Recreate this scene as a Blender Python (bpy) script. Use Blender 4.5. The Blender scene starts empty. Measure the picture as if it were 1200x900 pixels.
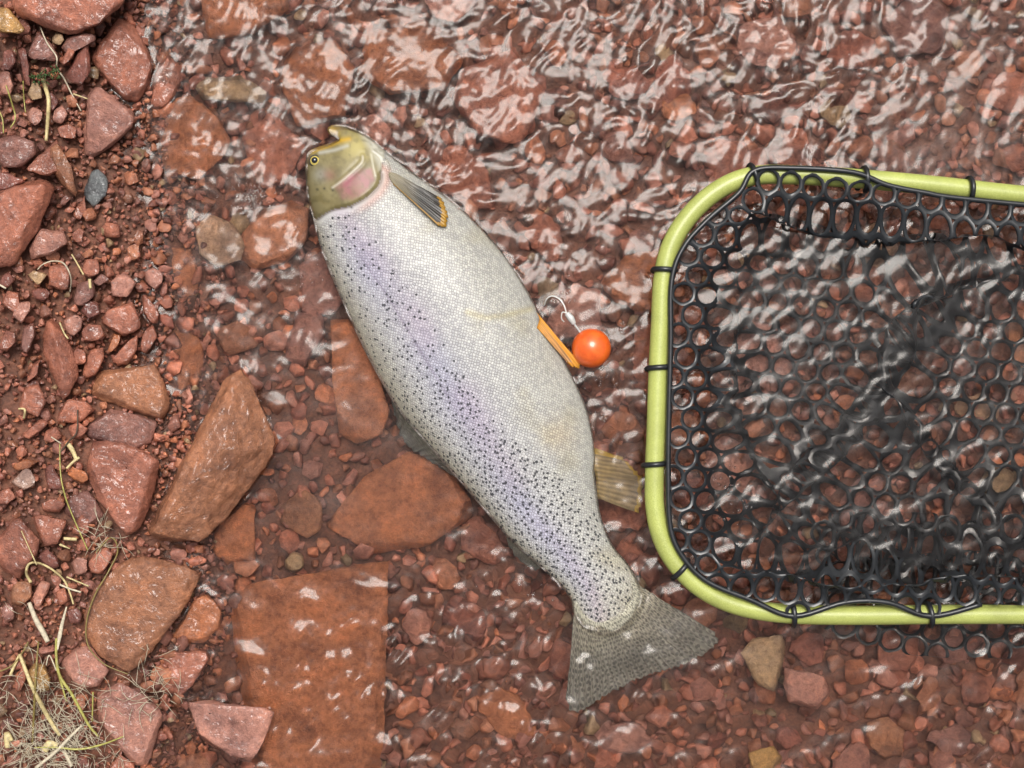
import bpy, bmesh, math, random
import numpy as np
from mathutils import Vector, Matrix, noise

random.seed(7); rng = np.random.default_rng(7)
S = bpy.context.scene
COL = S.collection

# ------------------------------------------------------------------ camera
CAM_H = 1.35                                   # metres above the water
cd = bpy.data.cameras.new('camera'); cam = bpy.data.objects.new('camera', cd); COL.objects.link(cam)
cam.location = (0, 0, CAM_H); cam.rotation_euler = (0, 0, 0)
cd.sensor_width = 36; cd.lens = 36 * CAM_H / 1.0; cd.clip_start = 0.02; cd.clip_end = 100
S.camera = cam

# ------------------------------------------------------------------ light
SUN_EL, SUN_AZ = math.radians(69), math.radians(6)      # azimuth from +Y towards +X
SUN_ANGLE = math.radians(28)
w = bpy.data.worlds.new('World'); S.world = w; w.use_nodes = True
wn = w.node_tree.nodes; wl = w.node_tree.links
bg = wn['Background']
sky = wn.new('ShaderNodeTexSky'); sky.sky_type = 'NISHITA'; sky.sun_disc = False
sky.sun_elevation = SUN_EL; sky.sun_rotation = SUN_AZ
sky.air_density = 1.0; sky.dust_density = 8.0; sky.ozone_density = 1.0
hs = wn.new('ShaderNodeHueSaturation'); hs.inputs['Saturation'].default_value = 0.25   # thin overcast
wl.new(sky.outputs[0], hs.inputs['Color']); wl.new(hs.outputs[0], bg.inputs['Color'])
bg.inputs['Strength'].default_value = 0.08
sd = bpy.data.lights.new('sun', 'SUN'); sun = bpy.data.objects.new('sun', sd); COL.objects.link(sun)
sd.energy = 1.5; sd.angle = SUN_ANGLE; sd.color = (1.0, 0.955, 0.895)
sdir = Vector((math.cos(SUN_EL) * math.sin(SUN_AZ), math.cos(SUN_EL) * math.cos(SUN_AZ), math.sin(SUN_EL)))
sun.rotation_euler = sdir.to_track_quat('Z', 'Y').to_euler(); sun.location = sdir * 5
vs = S.view_settings
vs.view_transform = 'Standard'; vs.look = 'None'; vs.gamma = 1; vs.use_curve_mapping = False
vs.exposure = 0.6

# ------------------------------------------------------------------ render
cy = S.cycles
cy.use_denoising = True; cy.max_bounces = 10; cy.diffuse_bounces = 3; cy.glossy_bounces = 3
cy.transmission_bounces = 8; cy.transparent_max_bounces = 8; cy.caustics_refractive = True; cy.caustics_reflective = False

# ------------------------------------------------------------------ helpers
PX = 1.0 / 1200.0                              # metres per photo pixel at the water surface
def P(px, py, z=0.0):
    k = (CAM_H - z) / CAM_H
    return ((px - 600) * PX * k, (450 - py) * PX * k, z)
def lin(r, g, b):
    f = lambda c: (c / 255) / 12.92 if c / 255 <= 0.04045 else ((c / 255 + 0.055) / 1.055) ** 2.4
    return (f(r), f(g), f(b))
def tag(o, label=None, cat=None, group=None, kind=None):
    if label: o['label'] = label
    if cat: o['category'] = cat
    if group: o['group'] = group
    if kind: o['kind'] = kind
    return o
def link(name, me, mat=None, parent=None):
    o = bpy.data.objects.new(name, me); COL.objects.link(o)
    if mat is not None and not me.materials: me.materials.append(mat)
    if parent is not None: o.parent = parent
    return o
def empty(name, loc):
    o = bpy.data.objects.new(name, None); COL.objects.link(o); o.location = loc; o.empty_display_size = 0.02
    bpy.context.view_layer.update()
    return o
def child(o, parent):
    """parent a world-space mesh under an Empty without moving it"""
    o.parent = parent; o.matrix_parent_inverse = Matrix.Translation(-parent.location) if parent.parent is None else Matrix()
    return o
def mesh_np(name, V, F, smooth=True):
    V = np.asarray(V, float)
    me = bpy.data.meshes.new(name)
    F = np.asarray(F, np.int32)
    n, k = F.shape
    me.vertices.add(len(V)); me.vertices.foreach_set('co', V.astype(np.float32).ravel())
    me.loops.add(n * k); me.loops.foreach_set('vertex_index', F.ravel())
    me.polygons.add(n); me.polygons.foreach_set('loop_start', np.arange(0, n * k, k, dtype=np.int32))
    me.polygons.foreach_set('use_smooth', np.full(n, smooth))
    me.update(calc_edges=True); me.validate()
    return me
def attr_col(me, name, C):
    a = me.color_attributes.new(name, 'FLOAT_COLOR', 'POINT')
    C = np.asarray(C, np.float32)
    if C.shape[1] == 3: C = np.c_[C, np.ones(len(C), np.float32)]
    a.data.foreach_set('color', np.ascontiguousarray(C, np.float32).ravel())
def attr_vec(me, name, C):
    a = me.attributes.new(name, 'FLOAT_VECTOR', 'POINT')
    a.data.foreach_set('vector', np.ascontiguousarray(C, np.float32).ravel())
def smooth01(x, a, b):
    t = np.clip((np.asarray(x, float) - a) / (b - a), 0, 1); return t * t * (3 - 2 * t)
def inside(poly, X, Y):
    poly = np.asarray(poly, float); r = np.zeros(np.shape(X), bool)
    x1, y1 = poly[:, 0], poly[:, 1]; x2, y2 = np.roll(x1, -1), np.roll(y1, -1)
    for a, b, c, d in zip(x1, y1, x2, y2):
        if b == d: continue
        r ^= ((b > Y) != (d > Y)) & (X < (c - a) * (Y - b) / (d - b) + a)
    return r
def dist_poly(line, X, Y, closed=False, nearest=False):
    line = np.asarray(line, float); m = len(line)
    D = np.full(np.shape(X), 1e9); NX = np.array(X, float); NY = np.array(Y, float); T = np.zeros(np.shape(X))
    acc = 0.0
    for i in range(m if closed else m - 1):
        a = line[i]; b = line[(i + 1) % m]; v = b - a; L = np.hypot(*v)
        if L < 1e-9: continue
        t = np.clip(((X - a[0]) * v[0] + (Y - a[1]) * v[1]) / (L * L), 0, 1)
        qx, qy = a[0] + t * v[0], a[1] + t * v[1]
        d = np.hypot(X - qx, Y - qy); k = d < D
        D = np.where(k, d, D); NX = np.where(k, qx, NX); NY = np.where(k, qy, NY); T = np.where(k, acc + t * L, T)
        acc += L
    return (D, NX, NY, T) if nearest else D
def catmull(pts, n=8, closed=False):
    p = np.asarray(pts, float); m = len(p); out = []
    for i in range(m if closed else m - 1):
        if closed: a, b, c, d = p[(i - 1) % m], p[i], p[(i + 1) % m], p[(i + 2) % m]
        else: a, b, c, d = p[max(i - 1, 0)], p[i], p[i + 1], p[min(i + 2, m - 1)]
        for k in range(n):
            t = k / n
            out.append(0.5 * (2 * b + (c - a) * t + (2 * a - 5 * b + 4 * c - d) * t * t + (3 * b - a - 3 * c + d) * t ** 3))
    if not closed: out.append(p[-1])
    return np.array(out)
def tube(pts, rad, sides=6, flat=1.0):
    """tapered tube along 3-D points; rad scalar or list"""
    p = np.asarray(pts, float); n = len(p)
    r = np.full(n, rad) if np.isscalar(rad) else np.interp(np.linspace(0, 1, n), np.linspace(0, 1, len(rad)), rad)
    V = []; up = np.array((0, 0, 1.0))
    for i in range(n):
        t = p[min(i + 1, n - 1)] - p[max(i - 1, 0)]; t = t / (np.linalg.norm(t) + 1e-12)
        a = np.cross(t, up)
        if np.linalg.norm(a) < 1e-4: a = np.array((1.0, 0, 0))
        a /= np.linalg.norm(a); b = np.cross(a, t)
        for k in range(sides):
            q = 2 * math.pi * k / sides
            V.append(p[i] + r[i] * (math.cos(q) * a + math.sin(q) * flat * b))
    F = []
    for i in range(n - 1):
        for k in range(sides):
            F.append((i * sides + k, i * sides + (k + 1) % sides, (i + 1) * sides + (k + 1) % sides, (i + 1) * sides + k))
    V.append(p[0]); V.append(p[-1]); c0, c1 = len(V) - 2, len(V) - 1
    for k in range(sides):
        F.append((c0, (k + 1) % sides, k, c0)); F.append((c1, (n - 1) * sides + k, (n - 1) * sides + (k + 1) % sides, c1))
    return np.array(V), F
def mesh_any(name, V, F, smooth=True):
    me = bpy.data.meshes.new(name)
    FF = [tuple(dict.fromkeys(int(i) for i in f)) for f in F]
    me.from_pydata([tuple(map(float, v)) for v in V], [], FF); me.update()
    if smooth: me.polygons.foreach_set('use_smooth', np.ones(len(me.polygons), bool))
    return me
def vnoise(X, Y, scale, seed=0, octaves=3):
    """smooth value noise on arrays"""
    out = np.zeros(np.shape(X)); amp = 1.0; tot = 0
    for o in range(octaves):
        r = np.random.default_rng(seed * 31 + o); G = r.random((97, 97))
        x = np.asarray(X) / scale * 2 ** o + 13.7 * o; y = np.asarray(Y) / scale * 2 ** o + 5.3 * o
        xi = np.floor(x).astype(int); yi = np.floor(y).astype(int); fx = x - xi; fy = y - yi
        fx = fx * fx * (3 - 2 * fx); fy = fy * fy * (3 - 2 * fy)
        g = lambda i, j: G[(yi + j) % 97, (xi + i) % 97]
        out = out + amp * ((g(0, 0) * (1 - fx) + g(1, 0) * fx) * (1 - fy) + (g(0, 1) * (1 - fx) + g(1, 1) * fx) * fy)
        tot += amp; amp *= 0.5
    return out / tot * 2 - 1

# ------------------------------------------------------------------ materials
def new_mat(name):
    m = bpy.data.materials.new(name); m.use_nodes = True
    nt = m.node_tree; b = nt.nodes['Principled BSDF']
    return m, nt.nodes, nt.links, b
def ramp(N, stops, interp='LINEAR'):
    r = N.new('ShaderNodeValToRGB'); r.color_ramp.interpolation = interp
    e = r.color_ramp.elements
    while len(e) < len(stops): e.new(0.5)
    for k, (p, c) in enumerate(stops):
        e[k].position = p; e[k].color = (*c, 1) if len(c) == 3 else c
    return r
def noise_node(N, L, vec, scale, detail=4, rough=0.55, dist=0.0):
    n = N.new('ShaderNodeTexNoise'); n.inputs['Scale'].default_value = scale
    n.inputs['Detail'].default_value = detail; n.inputs['Roughness'].default_value = rough; n.inputs['Distortion'].default_value = dist
    L.new(vec, n.inputs['Vector']); return n
def math_node(N, L, op, a, b=None, clamp=False):
    n = N.new('ShaderNodeMath'); n.operation = op; n.use_clamp = clamp
    for i, v in enumerate((a, b)):
        if v is None: continue
        if isinstance(v, (int, float)): n.inputs[i].default_value = v
        else: L.new(v, n.inputs[i])
    return n.outputs[0]
def mix_node(N, L, mode, fac, a, b):
    n = N.new('ShaderNodeMix'); n.data_type = 'RGBA'; n.blend_type = mode
    for s, v in ((0, fac), (6, a), (7, b)):
        if isinstance(v, (int, float)): n.inputs[s].default_value = v
        elif isinstance(v, tuple): n.inputs[s].default_value = (*v, 1) if len(v) == 3 else v
        else: L.new(v, n.inputs[s])
    return n.outputs[2]
def stone_material(name, wet=1.0, use_attr=False, bump=0.35):
    m, N, L, b = new_mat(name)
    geo = N.new('ShaderNodeNewGeometry'); pos = geo.outputs['Position']
    if use_attr:
        a = N.new('ShaderNodeAttribute'); a.attribute_name = 'tint'; tint = a.outputs['Color']
    else:
        a = N.new('ShaderNodeObjectInfo'); tint = a.outputs['Color']
    n1 = noise_node(N, L, pos, 28, 5, 0.6, 0.4)
    n2 = noise_node(N, L, pos, 170, 4, 0.65)
    n3 = noise_node(N, L, pos, 900, 2, 0.6)
    v = mix_node(N, L, 'MULTIPLY', 1.0, tint, ramp_out(N, L, n1.outputs[0], [(0.3, (0.55, 0.52, 0.55)), (0.5, (1, 1, 1)), (0.70, (1.32, 1.25, 1.15))]))
    v = mix_node(N, L, 'MULTIPLY', 1.0, v, ramp_out(N, L, n2.outputs[0], [(0.3, (0.6, 0.57, 0.57)), (0.55, (1, 1, 1)), (0.75, (1.25, 1.22, 1.2))]))
    v = mix_node(N, L, 'MULTIPLY', 0.8, v, ramp_out(N, L, n3.outputs[0], [(0.3, (0.75, 0.75, 0.75)), (0.7, (1.2, 1.2, 1.2))]))
    # pale mineral freckles
    f = N.new('ShaderNodeTexVoronoi'); f.inputs['Scale'].default_value = 260; L.new(pos, f.inputs['Vector'])
    fk = math_node(N, L, 'LESS_THAN', f.outputs['Distance'], 0.13)
    fk = math_node(N, L, 'MULTIPLY', fk, math_node(N, L, 'GREATER_THAN', n1.outputs[0], 0.53))
    v = mix_node(N, L, 'MIX', math_node(N, L, 'MULTIPLY', fk, 0.3), v, (0.42, 0.27, 0.2))
    L.new(v, b.inputs['Base Color'])
    L.new(ramp_out(N, L, n2.outputs[0], [(0.35, (0.42,) * 3), (0.65, (0.68,) * 3)]), b.inputs['Roughness'])
    b.inputs['Specular IOR Level'].default_value = 0.35
    if wet > 0:      # a patchy film of water lying on the stone
        nw = noise_node(N, L, pos, 42, 3, 0.5, 0.8)
        film = ramp_out(N, L, nw.outputs[0], [(0.38, (0.3 * wet,) * 3), (0.50, (wet,) * 3)])
        L.new(film, b.inputs['Coat Weight'])
        b.inputs['Coat Roughness'].default_value = 0.07; b.inputs['Coat IOR'].default_value = 1.42
        nb = noise_node(N, L, pos, 75, 3, 0.5, 0.7)
        cb = N.new('ShaderNodeBump'); cb.inputs['Strength'].default_value = 1.0; cb.inputs['Distance'].default_value = 0.007
        L.new(nb.outputs[0], cb.inputs['Height']); L.new(cb.outputs[0], b.inputs['Coat Normal'])
    bp = N.new('ShaderNodeBump'); bp.inputs['Strength'].default_value = bump; bp.inputs['Distance'].default_value = 0.003
    h = math_node(N, L, 'ADD', n2.outputs[0], math_node(N, L, 'MULTIPLY', n3.outputs[0], 0.5))
    L.new(h, bp.inputs['Height']); L.new(bp.outputs[0], b.inputs['Normal'])
    return m
def ramp_out(N, L, src, stops, interp='LINEAR'):
    r = ramp(N, stops, interp); L.new(src, r.inputs[0]); return r.outputs[0]

M = {}
M['stone'] = stone_material('wet_bank_stone', 1.0, bump=0.9)
M['stone_under'] = stone_material('submerged_stone', 0.0, bump=0.8)
M['gravel'] = stone_material('bank_gravel_mix', 0.7, use_attr=True, bump=0.8)
M['gravel_under'] = stone_material('submerged_gravel_mix', 0.0, use_attr=True, bump=0.3)

def plain(name, col, rough=0.5, coat=0.0, var=0.2, scale=200, bump=0.0):
    m, N, L, b = new_mat(name)
    geo = N.new('ShaderNodeNewGeometry')
    n = noise_node(N, L, geo.outputs['Position'], scale, 3, 0.6)
    v = mix_node(N, L, 'MULTIPLY', 1.0, (*col, 1), ramp_out(N, L, n.outputs[0], [(0.3, (1 - var,) * 3), (0.7, (1 + var,) * 3)]))
    L.new(v, b.inputs['Base Color']); b.inputs['Roughness'].default_value = rough
    b.inputs['Coat Weight'].default_value = coat; b.inputs['Coat Roughness'].default_value = 0.08
    if bump:
        bp = N.new('ShaderNodeBump'); bp.inputs['Strength'].default_value = bump; bp.inputs['Distance'].default_value = 0.001
        L.new(n.outputs[0], bp.inputs['Height']); L.new(bp.outputs[0], b.inputs['Normal'])
    return m

# ------------------------------------------------------------------ terrain
SHORE = np.array([(-900, 120), (-100, 150), (0, 152), (150, 168), (300, 196), (450, 212), (600, 236), (700, 215), (800, 190), (900, 178), (1000, 170), (1800, 150)], float)
def bed_z(px, py):
    px = np.asarray(px, float); py = np.asarray(py, float)
    xs = np.interp(py, SHORE[:, 0], SHORE[:, 1])
    d = (px - xs) * PX
    up = np.clip(-d, 0, 3) ; dn = np.clip(d, 0, 9)
    z = 0.17 * np.minimum(up, 0.35) + 0.10 * np.clip(up - 0.35, 0, 3) - 0.058 * (1 - np.exp(-dn / 0.16)) - 0.012 * np.clip(dn - 0.5, 0, 0.6)
    return z - 0.004 + 0.004 * vnoise(px, py, 90, 3, 2)

def graded(lo, hi, step, far):
    a = np.arange(lo, hi + step / 2, step); out = [a]; s = step; x = lo; L_ = []
    while x > -far: s *= 1.35; x -= s; L_.append(x)
    R_ = []; s = step; x = hi
    while x < far: s *= 1.35; x += s; R_.append(x)
    return np.concatenate([np.array(L_[::-1]), a, np.array(R_)])
def grid_mesh(name, xs, ys, zf):
    X, Y = np.meshgrid(xs, ys); Z = zf(X, Y)
    V = np.stack([X, Y, Z], -1).reshape(-1, 3); ny, nx = X.shape
    i = np.arange(ny * nx).reshape(ny, nx)
    F = np.stack([i[:-1, :-1], i[:-1, 1:], i[1:, 1:], i[1:, :-1]], -1).reshape(-1, 4)
    return mesh_np(name, V, F)

gm, N, L, b = new_mat('riverbed_silt')
geo = N.new('ShaderNodeNewGeometry')
n1 = noise_node(N, L, geo.outputs['Position'], 60, 5, 0.65); n2 = noise_node(N, L, geo.outputs['Position'], 400, 3, 0.6)
c = mix_node(N, L, 'MULTIPLY', 1.0, ramp_out(N, L, n1.outputs[0], [(0.3, (0.09, 0.032, 0.018)), (0.55, (0.19, 0.07, 0.038)), (0.75, (0.28, 0.105, 0.058))]),
             ramp_out(N, L, n2.outputs[0], [(0.3, (0.6,) * 3), (0.7, (1.2,) * 3)]))
L.new(c, b.inputs['Base Color']); b.inputs['Roughness'].default_value = 0.7
bp = N.new('ShaderNodeBump'); bp.inputs['Strength'].default_value = 0.7; bp.inputs['Distance'].default_value = 0.006
L.new(n1.outputs[0], bp.inputs['Height']); L.new(bp.outputs[0], b.inputs['Normal'])
me = grid_mesh('ground', graded(-0.6, 0.6, 0.008, 6), graded(-0.48, 0.48, 0.008, 6), lambda X, Y: bed_z(X / PX + 600, 450 - Y / PX))
tag(link('ground', me, gm), kind='structure')

# ------------------------------------------------------------------ stones
def finish_rock(bm, L_edge, amp, seed, bevel):
    bmesh.ops.dissolve_limit(bm, angle_limit=0.12, verts=bm.verts[:], edges=bm.edges[:])
    bmesh.ops.triangulate(bm, faces=bm.faces[:])
    for _ in range(6):
        lg = [e for e in bm.edges if e.calc_length() > L_edge]
        if not lg: break
        bmesh.ops.subdivide_edges(bm, edges=lg, cuts=1); bmesh.ops.triangulate(bm, faces=bm.faces[:])
    for _ in range(2): bmesh.ops.smooth_vert(bm, verts=bm.verts[:], factor=0.4, use_axis_x=True, use_axis_y=True, use_axis_z=True)   # worn edges
    bm.normal_update()
    off = Vector((seed * 3.17, seed * 1.31, seed * 0.77))
    ds = []
    for v in bm.verts:
        p = v.co
        d = noise.noise(p * 38 + off) * 1.0 + noise.noise(Vector((p.x * 110, p.y * 110, p.z * 190)) + off) * 0.5 + abs(noise.noise(p * 75 - off)) * -0.9 + noise.noise(p * 260 + off) * 0.22
        ds.append(d)
    for v, d in zip(bm.verts, ds): v.co += v.normal * (d * amp)
    bm.normal_update()
    for e in bm.edges:
        if len(e.link_faces) == 2 and e.calc_face_angle(0) > 0.6: e.smooth = False
    for f in bm.faces: f.smooth = True
def hull(pts):
    bm = bmesh.new()
    for p in pts: bm.verts.new(p)
    bmesh.ops.remove_doubles(bm, verts=bm.verts[:], dist=0.0004)
    res = bmesh.ops.convex_hull(bm, input=bm.verts[:])
    bmesh.ops.delete(bm, geom=list({g for g in res['geom_interior'] + res['geom_unused'] if isinstance(g, bmesh.types.BMVert)}), context='VERTS')
    bmesh.ops.recalc_face_normals(bm, faces=bm.faces[:])
    return bm
def rock_from(name, outline, ztop, zbase=None, tilt=(0, 0), rim=0.35, inset=0.16, ridge=None, amp=0.0016, seed=0, bevel=0.0013, edge=0.0045):
    """angular stone: traced plan outline (photo pixels), top height, tilt, optional ridge points (px, py, z)"""
    r = random.Random(seed + 11)
    o = np.asarray(outline, float); cx, cy_ = o.mean(0)
    if zbase is None: zbase = float(bed_z(cx, cy_)) - 0.006
    size = max(np.ptp(o[:, 0]), np.ptp(o[:, 1])) * PX
    H = ztop - zbase
    X0, Y0, _ = P(cx, cy_, ztop)
    tz = lambda x, y: tilt[0] * (x - X0) + tilt[1] * (y - Y0)
    pts = []
    for k, (x, y) in enumerate(o):
        zr = ztop - min(H * 0.8, size * rim * r.uniform(0.12, 0.5))
        X, Y, _ = P(x, y, zr); zr = max(zbase + 0.002, zr + tz(X, Y)); pts.append((X, Y, zr))
        X, Y, _ = P(cx + (x - cx) * 0.93, cy_ + (y - cy_) * 0.93, zbase); pts.append((X, Y, zbase))
        if ridge is None:
            q = 1 - inset * r.uniform(0.5, 1.4)
            X, Y, _ = P(cx + (x - cx) * q, cy_ + (y - cy_) * q, ztop); pts.append((X, Y, max(zbase + 0.003, ztop + tz(X, Y) - r.uniform(0, 0.05) * H)))
    if ridge is not None:
        for x, y, z in ridge: pts.append(P(x, y, z))
    bm = hull(pts)
    for _ in range(7):                                   # chip corners and edges off
        a = r.uniform(0, 6.28); nz = r.uniform(0.15, 1.3); nrm = Vector((math.cos(a), math.sin(a), nz)).normalized()
        sup = max(v.co.dot(nrm) for v in bm.verts); cut = sup - size * r.uniform(0.012, 0.05)
        bmesh.ops.bisect_plane(bm, geom=bm.verts[:] + bm.edges[:] + bm.faces[:], plane_co=nrm * cut, plane_no=nrm, clear_outer=True)
        keep = [v.co.copy() for v in bm.verts]; bm.free(); bm = hull(keep)
    finish_rock(bm, edge, amp, seed, bevel)
    c0 = Vector((X0, Y0, zbase))
    for v in bm.verts: v.co -= c0
    me = bpy.data.meshes.new(name); bm.to_mesh(me); bm.free()
    ob = link(name, me); ob.location = c0
    return ob
RED = (0.37, 0.137, 0.086); BRN = (0.34, 0.145, 0.076); PUR = (0.28, 0.128, 0.100); ORG = (0.43, 0.156, 0.072)
OCH = (0.44, 0.25, 0.09); TAN = (0.42, 0.27, 0.15); GRY = (0.16, 0.17, 0.17); PNK = (0.43, 0.20, 0.148); DRK = (0.21, 0.075, 0.055)
TRACED = []
def R(outline, ztop, tint, label, mat='stone', name='stone', **kw):
    k = len(TRACED)
    o = rock_from(name, outline, ztop, seed=k, **kw)
    o.data.materials.append(M[mat]); v = random.Random(k).uniform(0.9, 1.12)
    o.color = (tint[0] * v, tint[1] * v, tint[2] * v, 1)
    tag(o, label, 'stone'); TRACED.append((np.asarray(outline, float), ztop)); return o
U = 'stone_under'
# ---- bank, upper part
R([(8,-15),(158,-15),(143,6),(118,28),(80,41),(52,33),(24,20),(14,8)], 0.048, RED, 'broad flat red slab above the ochre stone', tilt=(-0.05,0.1))
R([(-8,8),(12,10),(22,25),(30,36),(24,40),(0,38),(-10,22)], 0.046, OCH, 'ochre yellow stone against the broad red slab')
R([(31,62),(44,37),(58,48),(70,68),(64,73),(33,70)], 0.030, PUR, 'flat dull purple wedge beside the green moss sprig')
R([(61,45),(66,38),(74,39),(75,47),(70,52),(62,51)], 0.033, TAN, 'tiny round tan pebble below the broad red slab', name='pebble', rim=0.8)
R([(71,55),(80,43),(96,36),(112,40),(114,47),(100,52),(88,60),(78,66)], 0.036, PUR, 'smooth purple grey stone under the broad red slab')
R([(71,74),(80,55),(88,60),(85,68),(75,77)], 0.037, RED, 'small red chip leaning on the smooth purple stone')
R([(75,87),(95,55),(105,50),(107,85),(95,100),(78,98)], 0.031, DRK, 'dark red wedge with a pointed tip by the purple stone', tilt=(0.2,0.1))
R([(106,66),(140,20),(152,20),(160,35),(172,52),(180,75),(175,100),(162,122),(145,118),(125,98)], 0.016, RED, 'large wet red boulder washed by the stream edge', name='boulder', tilt=(-0.12,0.0))
R([(172,130),(180,85),(195,62),(215,78),(212,105),(190,130)], 0.001, RED, 'awash red stone beside the large wet boulder', tilt=(-0.1,0))
R([(95,165),(105,110),(118,102),(160,132),(157,150),(135,162),(120,178),(105,185),(97,180)], 0.024, PNK, 'glistening pinkish red boulder with a dark lower face', name='boulder', tilt=(0.05,0.22))
R([(20,56),(30,55),(36,90),(37,103),(28,100),(24,80)], 0.034, DRK, 'narrow upright red splinter of stone near the straw stalk', tilt=(0.1,0))
R([(32,133),(38,125),(50,130),(51,140),(42,148),(33,143)], 0.032, PNK, 'shiny pink pebble beside the bent straw stalk', name='pebble')
R([(31,110),(38,93),(48,100),(50,115),(36,119)], 0.033, TAN, 'pale tan angular stone below the green moss sprig')
R([(-5,165),(20,158),(42,165),(45,180),(25,195),(0,197)], 0.041, PUR, 'crumbly purple red slab by grass at the bank', tilt=(0,0.15))
R([(30,200),(66,163),(71,200),(58,207)], 0.036, RED, 'triangular red stone joined to the upright brown wedge', tilt=(-0.2,-0.1))
R([(61,175),(70,168),(85,195),(90,225),(88,232),(75,220),(64,205)], 0.036, BRN, 'upright brown wedge pointing at the grey stone', tilt=(-0.25,0.1))
R([(96,228),(105,212),(107,200),(115,197),(125,208),(127,225),(120,236),(110,245),(100,235)], 0.018, GRY, 'blue grey stone, the only grey one on the bank', inset=0.25)
R([(-14,226),(2,226),(50,208),(63,213),(64,224),(46,268),(16,312),(-14,318)], 0.05, RED, 'large red wedge with a rough brown side face at the bank', ridge=[(-12,232,0.05),(48,212,0.054),(58,217,0.05),(26,274,0.052),(-10,306,0.05)], rim=0.5)
R([(34,290),(47,267),(75,270),(80,285),(62,297),(36,305)], 0.036, PNK, 'glistening pink angular stone next to the large wedge')
R([(82,275),(92,265),(100,270),(97,285),(85,285)], 0.022, RED, 'little red block right beside the pink angular stone')
R([(-12,205),(8,200),(30,212),(12,222),(-12,226)], 0.045, DRK, 'dark flat stone tucked over the large red wedge')
# ---- bank, middle part
R([(48,395),(58,368),(75,385),(88,415),(93,438),(82,465),(73,471),(60,440),(50,415)], 0.040, RED, 'long pointed stone with one red and one brown face', ridge=[(57,370,0.036),(66,402,0.043),(74,435,0.043),(80,464,0.036)])
R([(118,378),(125,362),(155,352),(165,372),(165,385),(145,395),(130,385)], 0.028, RED, 'glossy red lump above the flat orange brown slab')
R([(128,330),(145,318),(160,332),(148,348),(130,348)], 0.020, PNK, 'roundish salmon pink stone amid the bank pebbles')
R([(168,318),(178,312),(190,318),(192,332),(182,340),(170,330)], 0.014, PNK, 'rounded pink pebble at the water edge', name='pebble')
R([(166,345),(172,343),(187,368),(185,380),(176,380),(167,365)], 0.014, RED, 'slim red stone standing at the water edge')
R([(103,465),(115,435),(140,432),(182,427),(192,448),(200,475),(192,493),(165,482),(140,475)], 0.022, BRN, 'flat orange brown slab with a puddled wet top', tilt=(-0.03,0.06))
R([(66,490),(80,467),(100,470),(112,480),(95,495),(68,495)], 0.030, RED, 'red chunk below the long pointed stone', tilt=(-0.1,0.1))
R([(97,510),(105,495),(130,478),(145,490),(185,492),(178,520),(160,528),(130,520)], 0.018, PUR, 'dark purple wet stone behind the square red boulder', tilt=(-0.1,0))
R([(97,530),(105,515),(130,515),(165,525),(187,540),(185,565),(175,590),(168,615),(150,628),(145,635),(130,615),(115,590),(108,560)], 0.034, RED, 'square red boulder beside the biggest ridged boulder', name='boulder', tilt=(-0.05,0.08))
R([(283,430),(291,442),(300,480),(326,515),(322,535),(295,575),(270,605),(235,637),(170,637),(168,628),(190,580),(230,505),(262,445)], 0.03, BRN, 'biggest boulder, long and ridged with a rough brown face', name='boulder', ridge=[(279,436,0.028),(277,500,0.044),(243,545,0.048),(192,605,0.046),(176,628,0.038),(205,565,0.044)], rim=0.18, amp=0.0022)
R([(195,390),(215,375),(240,400),(242,430),(225,465),(205,470),(195,440)], -0.003, ORG, 'smooth orange slab just under water beside the biggest boulder', mat=U)
R([(51,548),(60,542),(70,558),(78,572),(68,575),(55,573),(52,560)], 0.034, DRK, 'smooth dark oval pebble with a pale outline', name='pebble')
R([(11,565),(32,546),(43,560),(42,570),(28,576)], 0.040, (0.38,0.24,0.19), 'pale pinkish white stone in the bank gravel')
R([(77,555),(85,546),(102,552),(106,562),(98,568),(85,562)], 0.034, (0.44,0.15,0.06), 'bright orange lump below the straw shreds')
R([(25,510),(50,490),(58,495),(35,515)], 0.038, RED, 'short red bar of stone lying over gravel')
R([(70,600),(80,580),(102,572),(116,590),(124,606),(108,618),(84,612)], 0.024, PUR, 'worn brownish stone against the square red boulder')
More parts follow.
